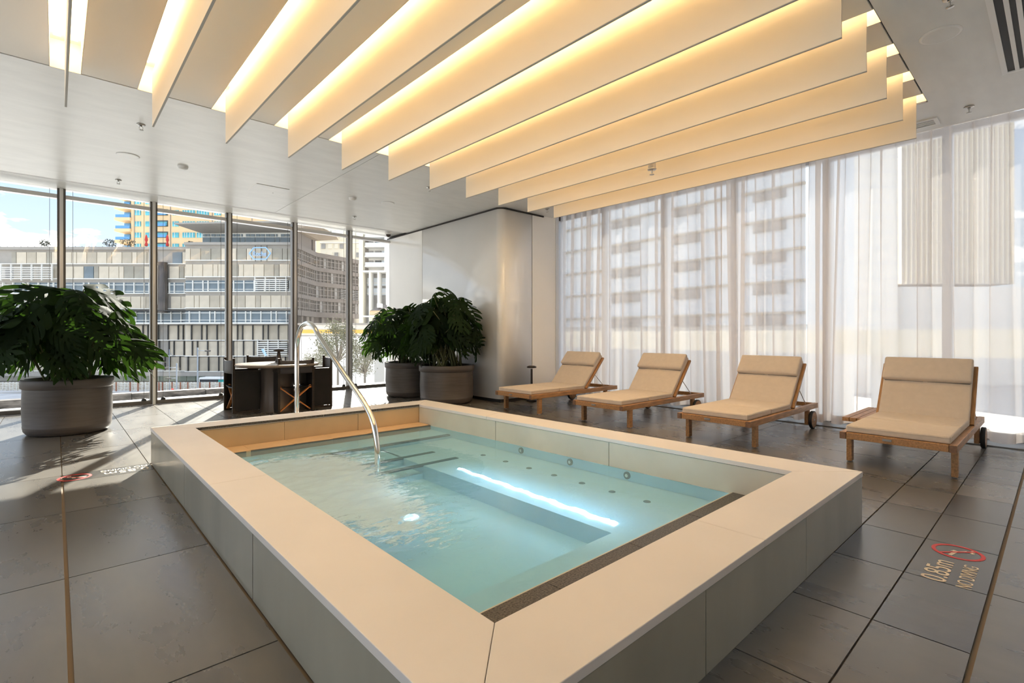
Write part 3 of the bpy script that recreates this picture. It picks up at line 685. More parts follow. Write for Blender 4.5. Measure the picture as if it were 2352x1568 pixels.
# ============================================================ monstera
def monstera_leaf(seed):
    rnd = random.Random(seed); m = MB(); vs = []
    nl = 6
    def surf(sd_, u, t, w):     # leaf surface: u along the rib, t from rib to margin
        fwd = .10*t+.55*t*t*w
        x_ = sd_*w*t; y_ = u*.80+fwd-.16*t*(1-u)**4
        return (x_, y_, -.55*(abs(x_))**1.7-.34*u*u+.035*math.sin(u*19+seed)*t+.02*(1-t))
    def width(u): return .50*(math.sin(PI*min(1, u*.86+.14))**.55)*(1-.30*u)
    for sd_ in (-1, 1):
        # inner blade
        NI = nl*3; inner = [.47+.05*math.sin(seed+i) for i in range(NI+1)]
        rows = []
        for i in range(NI+1):
            u = i/NI; rows.append([m_add(vs, surf(sd_, u, t, width(u))) for t in (0, inner[i]*.5, inner[i])])
        for i in range(NI):
            for j in range(2):
                if j == 1 and i % 3 == 1 and 2 < i < NI-3: continue       # the holes beside the rib
                q = (rows[i][j], rows[i+1][j], rows[i+1][j+1], rows[i][j+1]); m.f.append(q if sd_ < 0 else q[::-1]); m.sm.append(True)
        # fingers
        for k in range(nl):
            u0, u1 = k/nl, (k+1)/nl; um = (u0+u1)/2; g_ = (u1-u0)*(.06+.05*rnd.random()); ln = 1+.10*rnd.uniform(-1,1)
            prev = None
            for (t, sh) in ((.45,0),(.60,.6),(.76,1.0),(.92,1.3),(1.02,3.2)):
                a_, b_ = u0+g_*sh, u1-g_*sh
                if a_ > b_: a_ = b_ = um
                up = .05*t*(t-.4)
                p = [m_add(vs, surf(sd_, min(1.02,a_+up), .45+(t-.45)*ln, width(um))), m_add(vs, surf(sd_, min(1.03,(a_+b_)/2+up), .45+(t-.45)*ln, width(um))), m_add(vs, surf(sd_, min(1.04,b_+up), .45+(t-.45)*ln, width(um)))]
                if prev:
                    for j in range(2):
                        q = (prev[j], prev[j+1], p[j+1], p[j]); m.f.append(q if sd_ < 0 else q[::-1]); m.sm.append(True)
                prev = p
    # rib
    b0 = len(vs)
    for i in range(7):
        u = i/6; c_ = surf(1, u, 0, 0); r_ = .012*(1-u*.7)
        m_add(vs, (-r_, c_[1], c_[2]+.004)); m_add(vs, (r_, c_[1], c_[2]+.004))
    for i in range(6): m.f.append((b0+2*i, b0+2*i+1, b0+2*i+3, b0+2*i+2)); m.sm.append(False)
    m.v = vs
    me = m.mesh('leaf'); me.materials.append(M['leaf']); return me
def m_add(vs, p): vs.append(p); return len(vs)-1
LEAF = [monstera_leaf(s) for s in range(5)]
def planter(x, y, r, h, label, canopy, n, seed, leaf_len, avoid=None):
    t = thing('potted_monstera', label, 'plant', (x,y,0)); rnd = random.Random(seed)
    p = MB().lathe([(r*.80,0),(r*.90,.012),(r*.965,.05),(r*.985,.10),(r*.985,.105),(r*.98,.108),(r,.30),(r*.985,h-.105),(r*.985,h-.10)],56,0,0,True).obj('pot', M['pot'], t)
    MB().lathe([(r*.985,h-.112),(r*1.03,h-.10),(r*1.035,h-.01),(r*1.02,h),(r*.93,h),(r*.92,h-.06)],56,0,0).obj('pot_rim', M['pot'], p)
    MB().lathe([(.001,h-.045),(r*.93,h-.055)],32,0,0).obj('soil', M['soil'], t)
    cx_, cy_, cz, rx, rz_ = canopy
    for k in range(n):
        # golden spiral over the upper part of an ellipsoid, jittered, some inside
        f_ = (k+.5)/n; ph = k*2.39996+rnd.uniform(-.3,.3); ze = 1-1.55*f_; ze = max(-.75, ze)
        rad = math.sqrt(max(0,1-ze*ze)); dep = rnd.choice([1,1,1,.9,.72,.55])
        o = Vector((rad*math.cos(ph), rad*math.sin(ph), ze))
        q = Vector((cx_+o.x*rx*dep*.80, cy_+o.y*rx*dep*.80, cz+o.z*rz_*dep*.86))
        if q.z < h-.13: q.z = h-.13+rnd.random()*.1
        if avoid and not avoid(q): continue
        L_ = leaf_len*rnd.uniform(.72,1.18)
        nrm = (Vector((o.x,o.y,0))*.85+Vector((0,0,.70+.35*o.z))+Vector([rnd.uniform(-.55,.55) for _ in range(3)])).normalized()
        tip = (Vector((o.x,o.y,0))*.9+Vector((rnd.uniform(-.8,.8),rnd.uniform(-.8,.8),-.55+.65*max(0,o.z)+rnd.uniform(-.3,.3)))).normalized()
        tip = (tip-nrm*tip.dot(nrm)).normalized(); sx = tip.cross(nrm).normalized()
        R3 = Matrix((sx, tip, nrm)).transposed()
        b = q-tip*L_*.25
        b2 = Vector((b.x, b.y, b.z))
        lf = bpy.data.objects.new('leaf', LEAF[rnd.randrange(5)]); COL.objects.link(lf); lf.parent = t
        lf.matrix_local = Matrix.Translation(b2) @ R3.to_4x4() @ Matrix.Diagonal((L_*rnd.uniform(.95,1.12), L_, L_, 1))
        a0 = Vector((rnd.uniform(-.5,.5)*r, rnd.uniform(-.5,.5)*r, h-.06)); mid = (a0+b2)/2+Vector((0,0,.10+.1*rnd.random()))
        MB().tube([a0, mid, b2], [.010,.006], 6, 3).obj('stem', M['stem'], t)
    return t
planter(.12, 8.25, .425, .66, 'large monstera in a grey-brown pot on the left in front of the windows', (-.02,-.02,1.24,.90,.66), 64, 3, .56)
planter(5.106, 7.32, .468, .66, 'monstera in the front pot beside the white wall', (-.06,.0,1.30,.82,.70), 68, 5, .50, avoid=lambda q: q.x < .40)
planter(5.13, 8.61, .462, .66, 'monstera in the back pot between the window and the front pot', (-.14,.0,1.20,.82,.60), 58, 9, .48, avoid=lambda q: q.x < .36 and q.y > -.62)

# ============================================================ things on the ceiling
def sprinkler(x, y, z, label):
    t = thing('sprinkler', label, 'sprinkler', (x,y,z), 0, 'chrome sprinkler heads on the ceiling')
    MB().lathe([(.001,0),(.040,-.002),(.036,-.010),(.014,-.014)],20).obj('escutcheon', M['steel'], t)
    b = MB(); b.cyl((0,0,-.01),(0,0,-.028),.009,10); b.tube([(-.013,0,-.026),(-.016,0,-.045),(-.003,0,-.058)],.0028,6,3); b.tube([(.013,0,-.026),(.016,0,-.045),(.003,0,-.058)],.0028,6,3)
    b.obj('frame_arms', M['steel'], t); MB().lathe([(.001,-.058),(.022,-.058),(.022,-.062),(.001,-.063)],14).obj('deflector', M['steel'], t)
for x_, y_, l_ in ((.669,6.575,'chrome sprinkler head just outside the left end of the second baffle'),(.668,9.154,'chrome sprinkler head by the windows near the tan tower'),
                   (4.177,6.45,'chrome sprinkler head beside the tip of the seventh baffle'),(4.171,9.00,'chrome sprinkler head near the windows above the plants'),
                   (6.45,6.15,'chrome sprinkler head above the corner of the white wall'),(6.597,.613,'chrome sprinkler head in the right ceiling by the curtain'),
                   (4.37,.50,'chrome sprinkler head cut by the top edge at the right')):
    sprinkler(x_, y_, ZC, l_)
sp_ = thing('sprinkler', 'sprinkler head on a cream drop pipe between the hanging boards', 'sprinkler', (5.04,3.16,3.075))
MB().cyl((0,0,.01),(0,0,.355),.045,16).obj('drop_pipe', M['baffle'], sp_)
MB().lathe([(.001,.012),(.052,.010),(.046,0),(.014,-.004)],20).obj('escutcheon', M['steel'], sp_)
MB().lathe([(.012,-.002),(.014,-.03),(.004,-.045),(.026,-.05),(.026,-.054),(.001,-.055)],14).obj('deflector', M['steel'], sp_)
def disc(name, label, cat, x, y, r, h, cone=False):
    t = thing(name, label, cat, (x,y,ZC))
    MB().lathe([(r,0),(r,-.004),(r*.93,-h),(r*.86,-h-.001)],36).obj('bezel', M['white'], t)
    MB().lathe([(r*.86,-h-.001),(r*.5,-h-(.012 if cone else .002)),(.001,-h-(.014 if cone else .003))],36).obj('face', M['ceil'], t)
disc('ceiling_speaker', 'large round white speaker in the right part of the ceiling', 'speaker', 4.855, .609, .125, .008)
disc('ceiling_speaker', 'round white speaker in the ceiling left of the smoke detector', 'speaker', .665, 7.823, .12, .008)
disc('ceiling_speaker', 'round white speaker in the ceiling above the potted plants', 'speaker', 4.161, 7.692, .11, .008)
disc('smoke_detector', 'small round smoke detector beside the left ceiling speaker', 'detector', 1.245, 7.842, .062, .03, True)
disc('smoke_detector', 'small round smoke detector beside the ceiling joint above the windows', 'detector', 3.577, 7.784, .062, .03, True)
cm = thing('dome_camera', 'small white dome camera at the window head by the white wall', 'camera', (5.43,10.02,ZC+.035))
MB().lathe([(.075,0),(.075,-.03),(.055,-.06)],24).obj('housing', M['white'], cm); MB().lathe([(.052,-.055),(.045,-.09),(.025,-.11),(.001,-.116)],20).obj('dome', M['lampmetal'], cm)
hp = thing('access_hatch', 'square access hatch in the ceiling near the windows', 'hatch', (2.42,8.22,ZC))
MB().box(-.235,.235,-.235,.235,-.003,.002).obj('shadow_line', M['steel'], hp); MB().box(-.230,.230,-.230,.230,-.006,-.001).obj('hatch_door', M['ceil'], hp)
MB().cyl((.10,.12,-.0055),(.10,.12,-.008),.008,10).obj('lock', M['lampmetal'], hp)
def grille(label, x0, x1, y0, y1, n, along):
    t = thing('air_grille', label, 'grille', ((x0+x1)/2,(y0+y1)/2,ZC)); a, b = (x1-x0)/2, (y1-y0)/2; e_ = .035
    fr = MB(); fr.box(-a,a,-b,-b+e_,-.012,0); fr.box(-a,a,b-e_,b,-.012,0); fr.box(-a,-a+e_,-b+e_,b-e_,-.012,0); fr.box(a-e_,a,-b+e_,b-e_,-.012,0)
    fr.obj('frame', M['white'], t); MB().box(-a+e_,a-e_,-b+e_,b-e_,-.003,-.001).obj('dark_slot', M['black'], t)
    for k in range(1, n):
        if along == 'x': y = -b+e_+(2*b-2*e_)*k/n; MB().box(-a+e_,a-e_,y-.013,y+.013,-.011,-.003).obj('blade', M['white'], t)
        else: x = -a+e_+(2*a-2*e_)*k/n; MB().box(x-.008,x+.008,-b+e_,b-e_,-.011,-.003).obj('blade', M['white'], t)
grille('long black-slotted air grille in the top right corner of the ceiling', 3.6, 5.985, .045, .345, 4, 'x')
grille('short white air grille behind the right end of the last baffle', 6.66, 6.88, .86, 2.3, 4, 'y')
lg = thing('linear_diffuser', 'long slot diffuser in the ceiling running along the far windows', 'grille', (1.1,9.74,ZC))
MB().box(-5.1,4.55,-.04,.04,.005,.03).obj('dark_slot', M['gap'], lg)
for k in range(3): MB().box(-5.1,4.55,-.040+.032*k,-.024+.032*k,-.002,.012).obj('blade', M['white'], lg)

# ============================================================ painted depth marks on the floor
def text_mesh(s, size, m, parent, loc, rz, name, sx=1.0, extr=.0006, rot=None):
    c_ = bpy.data.curves.new('t', 'FONT'); c_.body = s; c_.size = size; c_.extrude = extr; c_.align_x = 'LEFT'
    o = bpy.data.objects.new('t', c_); COL.objects.link(o); dg = bpy.context.evaluated_depsgraph_get(); me = bpy.data.meshes.new_from_object(o.evaluated_get(dg))
    bpy.data.objects.remove(o)
    for v in me.vertices: v.co.x *= sx
    me.materials.clear(); r_ = mobj(name, me, m, parent, loc); r_.rotation_euler = rot or (0,0,rz); return r_
def depthmark(label, x, y, rz):
    t = thing('depth_marking', label, 'floor sign', (x,y,0), rz)
    text_mesh('0.85m', .140, M['cream_paint'], t, (0,.098,.0012), 0, 'depth_lettering', .92)
    text_mesh('NO DIVING', .082, M['cream_paint'], t, (.0,.005,.0012), 0, 'warning_lettering', .78)
    n = 48; r0, r1 = .094, .112; m_ = MB(); cx_, cy_ = .505, .105
    vs = []
    for k in range(n):
        a = 2*PI*k/n
        for r_ in (r0, r1):
            for z in (.0004,.0016): vs.append((cx_+r_*math.cos(a), cy_+r_*math.sin(a), z))
    fs = []
    for k in range(n):
        a = 4*k; b = 4*((k+1)%n); fs += [(a+1,a+3,b+3,b+1),(a,b,b+2,a+2),(a,a+1,b+1,b),(a+2,b+2,b+3,a+3)]
    m_.add(vs, fs); m_.obj('prohibition_ring', M['red'], t)
    MB().beam((cx_-.07,cy_+.068,.0012),(cx_+.07,cy_-.068,.0012),.013,.0012).obj('prohibition_bar', M['red'], t)
    fg = MB().beam((cx_-.075,cy_+.025,.001),(cx_-.012,cy_+.010,.001),.016,.0008); fg.beam((cx_-.012,cy_+.012,.001),(cx_+.045,cy_-.035,.001),.012,.0008)
    fg.prism([(cx_-.005,cy_+.03),(cx_+.018,cy_+.02),(cx_+.012,cy_-.004),(cx_-.008,cy_+.002)],.0006,.0014)
    for k in range(4): fg.prism([(cx_+.02+.014*k,cy_-.055),(cx_+.03+.014*k,cy_-.045),(cx_+.034+.014*k,cy_-.055),(cx_+.027+.014*k,cy_-.066)],.0006,.0014)
    fg.obj('diver_symbol', M['cream_paint'], t)
depthmark('painted 0.85m NO DIVING mark on the floor at the lower right', 3.165, .282, 0)
depthmark('painted 0.85m NO DIVING mark on the floor left of the pool, upside down', .622, 5.675, PI)
# ============================================================ outside
RZ = AZ-PI/2
GZ = -10.0
M['tanblock'] = mat('light brown facade', (.56,.50,.45), .6); M['slotgrey'] = mat('grey opening', (.28,.26,.24), .5)
M['framegrey'] = mat('grey brown frame', (.24,.21,.19), .6)
M['asphalt'] = mat('pale street paving', (.60,.58,.56), .8, var=.1, scale=.3)
M['concrete'] = mat('grey concrete band', (.36,.33,.29), .7, var=.05, scale=1)
M['blindA'] = mat('cream blind', (.62,.54,.42), .7, var=.10, scale=.5); M['blindB'] = mat('sand blind', (.46,.40,.31), .7, var=.16, scale=.4); M['blindC'] = mat('dark sand blind', (.34,.31,.25), .7, var=.2, scale=.35)
M['officeglass'] = mat('blue grey glass', (.15,.19,.215), .15, var=.25, scale=.3); M['officedark'] = mat('dark glass', (.05,.055,.06), .2)
M['white_frame'] = mat('white window frame', (.80,.78,.72), .6)
M['dark_steel'] = mat('charcoal steel', (.035,.035,.035), .5)
M['tan'] = mat('tan render', (.80,.58,.34), .8, var=.04, scale=.3); M['teal'] = mat('teal glass', (.10,.42,.50), .2, var=.5, scale=.25)
M['bluepane'] = mat('blue balcony glass', (.10,.32,.62), .15)
M['brownf'] = mat('taupe facade', (.155,.13,.115), .6, var=.06, scale=.5); M['brownglass'] = mat('brown tinted glass', (.085,.07,.06), .25, var=.5, scale=.4)
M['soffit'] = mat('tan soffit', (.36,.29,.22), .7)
M['creamtower'] = mat('cream tower render', (.86,.80,.66), .8); M['whitetower'] = mat('white tower render', (.84,.82,.78), .8); M['greyglass'] = mat('grey window', (.30,.29,.28), .3, var=.3, scale=.4)
M['terracotta'] = mat('terracotta', (.30,.11,.06), .7); M['marble_dark'] = mat('dark veined marble', (.07,.065,.065), .6, spec=.2, var=.7, scale=5, detail=10, col2=(.20,.18,.17), stretch=(1,1,3))
M['skyglass'] = mat('pale sky glass', (.74,.80,.86), .25, var=.06, scale=.2); M['palegreen'] = mat('pale green shopfront', (.62,.72,.62), .3)
M['bark'] = mat('grey bark', (.25,.22,.18), .8); M['foliage'] = mat('olive foliage', (.20,.20,.12), .7, var=.4, scale=3); M['foliage_dark'] = mat('dark shrub', (.045,.05,.03), .8)
M['galv'] = mat('galvanised steel', (.28,.31,.34), .5, metal=.3); M['logo_blue'] = mat('light blue sign metal', (.34,.56,.86), .4)
M['lime'] = mat('lime sign', (.50,.75,.02), .5); M['tealpanel'] = mat('teal panel', (.02,.35,.33), .5); M['yellowband'] = mat('orange yellow band', (.85,.50,.08), .6)
gd = MB().box(-200, 260, -160, 420, GZ-.2, GZ)
go = gd.obj('ground', M['asphalt']); go['kind'] = 'structure'
mw = thing('garden_wall', 'dark veined marble upstand wall just outside the left windows', 'wall', (-.3,12.6,-1.2))
for k in range(6): MB().box(-3.7+1.28*k+.004, -3.7+1.28*(k+1)-.004, -.12, .12, -1.0, 1.255-.010*k).obj('marble_slab', M['marble_dark'], mw, bevel=.006)
MB().box(-3.7, 3.95, -.5, -.13, -1, 1.085).obj('ledge', M['alu_white'], mw)

class Ext:
    def __init__(s, name, label, cat, pxc, D, group=None, zb=GZ):
        s.D = D; s.xc = (pxc-CX)/FPX*D; s.zb = zb
        p = RT*s.xc+FW*D; s.t = thing(name, label, cat, (p.x, p.y, zb), RZ, group); s.cache = {}
    def X(s, px): return (px-CX)/FPX*s.D-s.xc
    def Z(s, py): return H+(HY-py)/FPX*s.D-s.zb
    def mb(s, px0, px1, py0, py1, d0, d1, mb=None):
        return (mb or MB()).box(s.X(px0), s.X(px1), d0, d1, s.Z(py1), s.Z(py0))
    def box(s, name, m, px0, px1, py0, py1, d0, d1, parent=None):
        return s.mb(px0, px1, py0, py1, d0, d1).obj(name, M[m], parent or s.t)
    def piece(s, name, m, px0, px1, py0, py1, d0, d1):      # repeated piece sharing mesh data
        w, h, d = abs(s.X(px1)-s.X(px0)), abs(s.Z(py1)-s.Z(py0)), d1-d0
        k = (name, m, round(w,1), round(h,1), round(d,2))
        if k not in s.cache:
            s.cache[k] = MB().box(-w/2, w/2, -d/2, d/2, -h/2, h/2).mesh(name); s.cache[k].materials.append(M[m])
        o = bpy.data.objects.new(name, s.cache[k]); COL.objects.link(o); o.parent = s.t
        o.location = ((s.X(px0)+s.X(px1))/2, (d0+d1)/2, (s.Z(py0)+s.Z(py1))/2); return o
rnd = random.Random(11)
# ---- the long office building across the street
of = Ext('office_building', 'long grey-beige office block across the street with rows of blinds and louvres', 'building', 300, 118)
of.box('wall', 'concrete', -170, 430, 572, 862, 1.2, 16); of.box('wall', 'concrete', 430, 682, 560, 862, -.6, 16)
of.box('ground_floor', 'white_frame', -170, 682, 862, 888, 2.0, 16); of.box('canopy', 'concrete', -60, 600, 853, 861, -3, 1)
for (a, b, y0, y1, d) in ((-170,430,565.5,572,.6),(430,683,558,564,-1.2)): of.box('parapet', 'concrete', a, b, y0, y1, d, d+2)
pat = [23.3,23.3,11.6,23.3,23.3,23.3,11.6]
rowsL = [('b',577.5,603.5),('b',610.5,638),('g',648,672),('b',680,707.5),('w',715,740),('f',748,780),('f',784,816),('f',820,851)]
def dy(px): return -4.5 if px > 430 else 0
def cols(x0, x1, k0):
    x = x0; k = k0; out = []
    while x < x1-3:
        w = min(pat[k%7], x1-x); out.append((x, x+w)); x += w; k += 1
    return out
cnt = 0
for bi, (xa, xb) in enumerate(((-30,430),(431,681))):
    d = 1.2 if bi == 0 else -.6
    for ri, (ty, y0, y1) in enumerate(rowsL):
        sh = (-5.5,-2.5,-3.0,-1,0,0,0,0)[ri] if bi else 0
        for (a, b) in cols(xa-(ri*7)%9, xb, ri+bi*2):
            a = max(a, xa)
            if bi == 0 and ty != 'w' and 361 < (a+b)/2 < 384: continue
            if b-a < 4: continue
            if ty == 'b': m_ = 'officeglass' if rnd.random() < .04 else rnd.choice(['blindA','blindA','blindB','blindC' if ri < 2 else 'blindA'])
            elif ty == 'f': m_ = rnd.choice(['blindA','blindA','blindB'])
            else: m_ = 'officeglass'
            nm = {'b':'blind_panel','f':'blind_panel','g':'window_pane','w':'terrace_pane'}[ty]
            if a < 0: continue
            of.piece(nm, m_, a+.7, b-.7, y0+sh, y1+sh, d-.25, d+.05); cnt += 1
            if ty == 'g': pass
    fr = MB()
    for ri, (ty, y0, y1) in enumerate(rowsL):
        sh = (-5.5,-2.5,-3.0,-1,0,0,0,0)[ri] if bi else 0
        of.mb(xa, xb, y1+sh, y1+sh+2, d-.5, d, fr)
        if ty == 'g':
            of.mb(xa, xb, y0+sh+4.5, y0+sh+5.8, d-.35, d, fr); of.mb(xa, xb, y1+sh-4.6, y1+sh-3.4, d-.35, d, fr)
        if ty in 'gw':
            for (a, b) in cols(xa-(ri*7)%9, xb, ri+bi*2):
                if a > xa: of.mb(a-.8, a+.8, y0+sh, y1+sh, d-.6, d, fr)
        if ty == 'w': of.mb(xa, xb, y0+3, y0+4.5, d-.4, d, fr); of.mb(xa, xb, y1-5, y1-3.8, d-2.2, d-2.0, fr); of.mb(xa, xb, y1+1, y1+4, d-2.4, d, fr)
    fo_ = fr.obj('window_frames', M['white_frame'], of.t); fo_['kind'] = 'stuff'
    for ri in (5,6,7):
        ty, y0, y1 = rowsL[ri]
        for (a, b) in cols(xa-(ri*7)%9, xb, ri+bi*2):
            if a > max(xa, 230): of.piece('shading_fin', 'dark_steel', a-1.0, a+1.0, y0-2, y1, d-.6, d-.2)
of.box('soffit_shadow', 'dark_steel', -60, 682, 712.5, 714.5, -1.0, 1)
def louvre(px0, px1, y0, y1, n, d, brick=False):
    if brick: of.box('recess', 'terracotta', px0+1, px1, y0+2, y1-2, d+.3, d+.7)
    of.box('recess', 'officedark', px0+2, px1, y0+4, y1-4, d+.2, d+.6)
    m_ = MB()
    for k in range(n): yy = y0+(y1-y0)*(k+.5)/n; of.mb(px0, px1, yy-1, yy+1, d-.7, d-.2, m_)
    x = px0
    while x < px1+1: of.mb(x, x+1.6, y0-5, y1+3, d-.8, d-.5, m_); x += 23.5
    of_ = m_.obj('sun_louvre', M['white_frame'], of.t)
louvre(0, 117, 612, 641, 7, .8); louvre(427, 517, 748, 779, 7, .6); louvre(427, 517, 822, 850, 6, .6, True)
louvre(594, 668, 642, 668, 6, -1.2); louvre(600, 668, 784, 815, 7, -1.2); louvre(0, 60, 683, 706, 6, .8)
ST = MB(); ST.lathe([(.98,of.Z(718)),(.98,of.Z(602)),(.01,of.Z(602))],20,of.X(372.5),.2); ST.obj('stair_tower', M['brownglass'], of.t)
of.box('stair_window', 'white_frame', 363, 367, 610, 700, -.9, -.4)
for k in range(14): of.piece('shopfront_pane', 'palegreen', 250+21*k+1, 250+21*(k+1)-1, 864.5, 877, 1.7, 2.05)
# rooftop: glass balustrade, pavilion
bl = MB(); of.mb(-170, 270, 562, 572.5, 3.0, 3.06, bl); bl.obj('roof_balustrade', M['bluepane'], of.t)
ps = MB()
for k in range(27): of.mb(-140+16*k, -139.2+16*k, 560.5, 573, 2.8, 3.0, ps)
ps.obj('balustrade_posts', M['galv'], of.t)
pvl = Ext('roof_pavilion', 'glazed rooftop pavilion with wide flat roof on top of the office block', 'building', 560, 122, zb=H+(HY-560)/FPX*122)
pvl.box('wall', 'white_frame', 458, 682, 531, 560, 1.2, 12)
x = 459; k = 0
while x < 676:
    w = (19,23,23,23,11.5,23,23,23,11.5,23,23)[k%11]
    pvl.piece('window_pane', 'officeglass', x+.9, x+w-.9, 543, 556.5, .95, 1.25)
    pvl.piece('clerestory_pane', 'officeglass', x+1.6, x+w/2-1, 535.5, 541, .95, 1.25)
    if w > 12: pvl.piece('clerestory_pane', 'officeglass', x+w/2+1, x+w-1.6, 535.5, 541, .95, 1.25)
    x += w; k += 1
rf = MB(); A = [(432,521.5,-5),(690,517,-5),(690,520.5,-5),(432,525,-5),(458,534,1),(690,531.5,1)]
rf.add([(pvl.X(a), d, pvl.Z(b)) for a, b, d in A]+[(pvl.X(458),12,pvl.Z(519)),(pvl.X(690),12,pvl.Z(519))], [(0,3,2,1),(3,4,5,2),(0,1,7,6),(0,6,4,3),(1,2,5,7)])
rf.obj('flat_roof', M['concrete'], pvl.t)
# sign on the facade
sg = Ext('facade_sign', 'light blue hexagonal company sign fixed to the office block', 'sign', 603, 117.2, zb=H+(HY-600)/FPX*117.2)
hx_ = [(577.5,583.5),(588,570.5),(615.5,570),(626.5,583),(616,596.2),(588,596.5)]
hm = MB()
for i in range(6):
    a, b = hx_[i], hx_[(i+1)%6]; hm.beam((sg.X(a[0]),-1.0,sg.Z(a[1])),(sg.X(b[0]),-1.0,sg.Z(b[1])),.22,.2,(0,1,0))
hm.obj('hexagon_frame', M['logo_blue'], sg.t)
r_ = MB()
for px in (589.5,602.8,616): r_.beam((sg.X(px),-.6,sg.Z(564.5)),(sg.X(px),-.6,sg.Z(601)),.1,.1)
r_.obj('fixing_rails', M['dark_steel'], sg.t)
text_mesh('Roche', 1.55, M['logo_blue'], sg.t, (sg.X(585.5),-1.0,sg.Z(589)), 0, 'sign_lettering', .80, extr=.06, rot=(PI/2,0,0))
# two closed red parasols on the roof
for px, l_ in ((336,'closed red parasol on the office roof, left one of two'),(384.5,'closed red parasol on the office roof, right one of two')):
    u = Ext('closed_parasol', l_, 'parasol', px, 122, 'closed red parasols on the roof', zb=H+(HY-572)/FPX*122)
    MB().lathe([(.05,0),(.05,u.Z(562))],8).obj('pole', M['galv'], u.t)
    MB().lathe([(.30,u.Z(565)),(.36,u.Z(562)),(.17,u.Z(556)),(.34,u.Z(551)),(.22,u.Z(543)),(.05,u.Z(538.5))],12).obj('canopy', M['red'], u.t)
def shrub(px, py, D, rpx, label, n=260, m_='foliage_dark', zb=None, flat=.75, seed=1, leaf=.16):
    e_ = Ext('roof_shrub', label, 'shrub', px, D, zb=zb if zb is not None else H+(HY-572)/FPX*D); r0 = rpx/FPX*D; rr = random.Random(seed); m2 = MB(); zc = e_.Z(py)
    for k in range(n):
        a = rr.uniform(0,2*PI); b = math.acos(rr.uniform(-1,1)); q = rr.uniform(.3,1)**.6*r0
        p = Vector((q*math.sin(b)*math.cos(a), q*math.sin(b)*math.sin(a), zc+q*math.cos(b)*flat)); v1 = Vector([rr.uniform(-1,1) for _ in range(3)]).normalized()*leaf*rr.uniform(.6,1.3); v2 = v1.cross(Vector([rr.uniform(-1,1) for _ in range(3)])).normalized()*leaf*.6
        m2.quad(p-v1, p+v2, p+v1, p-v2)
    f_ = m2.obj('foliage', M[m_], e_.t); f_['kind'] = 'stuff'
    MB().cyl((0,0,0),(0,0,zc),.06,6).obj('stem', M['bark'], e_.t)
shrub(103, 558, 123, 11, 'windswept dark shrub on the office roof near the left edge', seed=2)
shrub(252, 558, 123, 13, 'rounded dark shrub on the office roof left of the tan tower', seed=3)
shrub(293, 557, 123, 17, 'sprawling shrub on the office roof in front of the tan tower', seed=4, flat=.6)
shrub(438, 560, 123, 9, 'low shrub on the office roof beside the pavilion', seed=5)
# ---- tan apartment tower behind
tt = Ext('apartment_tower', 'tan apartment tower with teal windows behind the office block', 'building', 470, 175)
tt.box('wall', 'tan', 301, 700, 380, 700, 0, 20); tt.box('wall', 'tan', 268, 301, 380, 700, 3.5, 20)
for k in range(-3, 5):
    y = 474.5+25.6*k
    tt.piece('balcony_slab', 'tan', 266.5, 302, y, y+6.5, -.8, 4); tt.piece('balcony_pane', 'bluepane', 269, 283, y+8, y+19.5, 3.2, 3.5)
    tt.piece('balcony_pane', 'teal', 284.5, 298, y+8, y+19.5, 3.2, 3.5); tt.piece('balcony_rail', 'bluepane', 268, 300, y-7, y-.5, -.6, -.5)
    for (a, b) in ((311,324),(335,345),(397,411),(420,448),(453,480),(493,508),(533,551),(553,569),(585,600),(612,651),(657,672)):
        tt.piece('window', 'teal', a, b, y+8.5, y+20, -.25, .1)
    tt.piece('balcony_recess', 'officedark', 358, 386, y+6, y+20, -.1, .1); tt.piece('window', 'teal', 361, 384, y+9, y+18, -.3, -.1); tt.piece('balcony_rail', 'bluepane', 358, 386, y+14, y+20.5, -1.3, -1.2)
    for (a, b) in ((270,300),): pass
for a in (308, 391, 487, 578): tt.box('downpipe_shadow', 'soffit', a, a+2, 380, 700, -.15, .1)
mf = MB()
for k in range(-3, 5):
    y = 474.5+25.6*k
    for a in (315,322,402,425,430,437,443,458,464,470,476,498,503,538,545,558,563,621,630,640): tt.mb(a, a+.7, y+8.5, y+20, -.4, -.2, mf)
mfo = mf.obj('glazing_bars', M['white_frame'], tt.t)
# ---- taupe curved office, seen steeply through the fourth bay
K_ = [pw(683,0,114), pw(725,0,126), pw(823,0,139)]
for q in K_: q.z = 0
KL = [(K_[1]-K_[0]).length, (K_[2]-K_[1]).length]; LT = sum(KL)
cb_ = thing('curved_office', 'shadowed taupe wing of the office block with ribbon windows and overhanging roof', 'building', (K_[0].x, K_[0].y, GZ))
def cpt(s, d, z):
    u = s*LT; i = 0 if u <= KL[0] else 1
    u = u if i == 0 else u-KL[0]; t_ = (K_[i+1]-K_[i]).normalized(); n_ = Vector((-t_.y, t_.x, 0)); p = K_[i]+t_*u+n_*d-K_[0]; return (p.x, p.y, z)
def zz(py, D=114): return H+(HY-py)/FPX*D-GZ
def cbox(m2, s0, s1, d0, d1, z0, z1):
    m2.add([cpt(s0,d0,z0),cpt(s1,d0,z0),cpt(s1,d1,z0),cpt(s0,d1,z0),cpt(s0,d0,z1),cpt(s1,d0,z1),cpt(s1,d1,z1),cpt(s0,d1,z1)],[(0,3,2,1),(4,5,6,7),(0,1,5,4),(1,2,6,5),(2,3,7,6),(3,0,4,7)])
def cbrow(name, m_, y0, y1, d0, d1):
    m2 = MB(); kn = KL[0]/LT
    for (a, b) in ((0,kn),(kn+1e-4,1)): cbox(m2, a, b, d0, d1, zz(y1), zz(y0))
    return m2.obj(name, M[m_], cb_)
cbrow('wall', 'brownglass', 560, 724, .4, 1.2); cbrow('lower_wall', 'brownf', 722, 882, 1.4, 2.0)
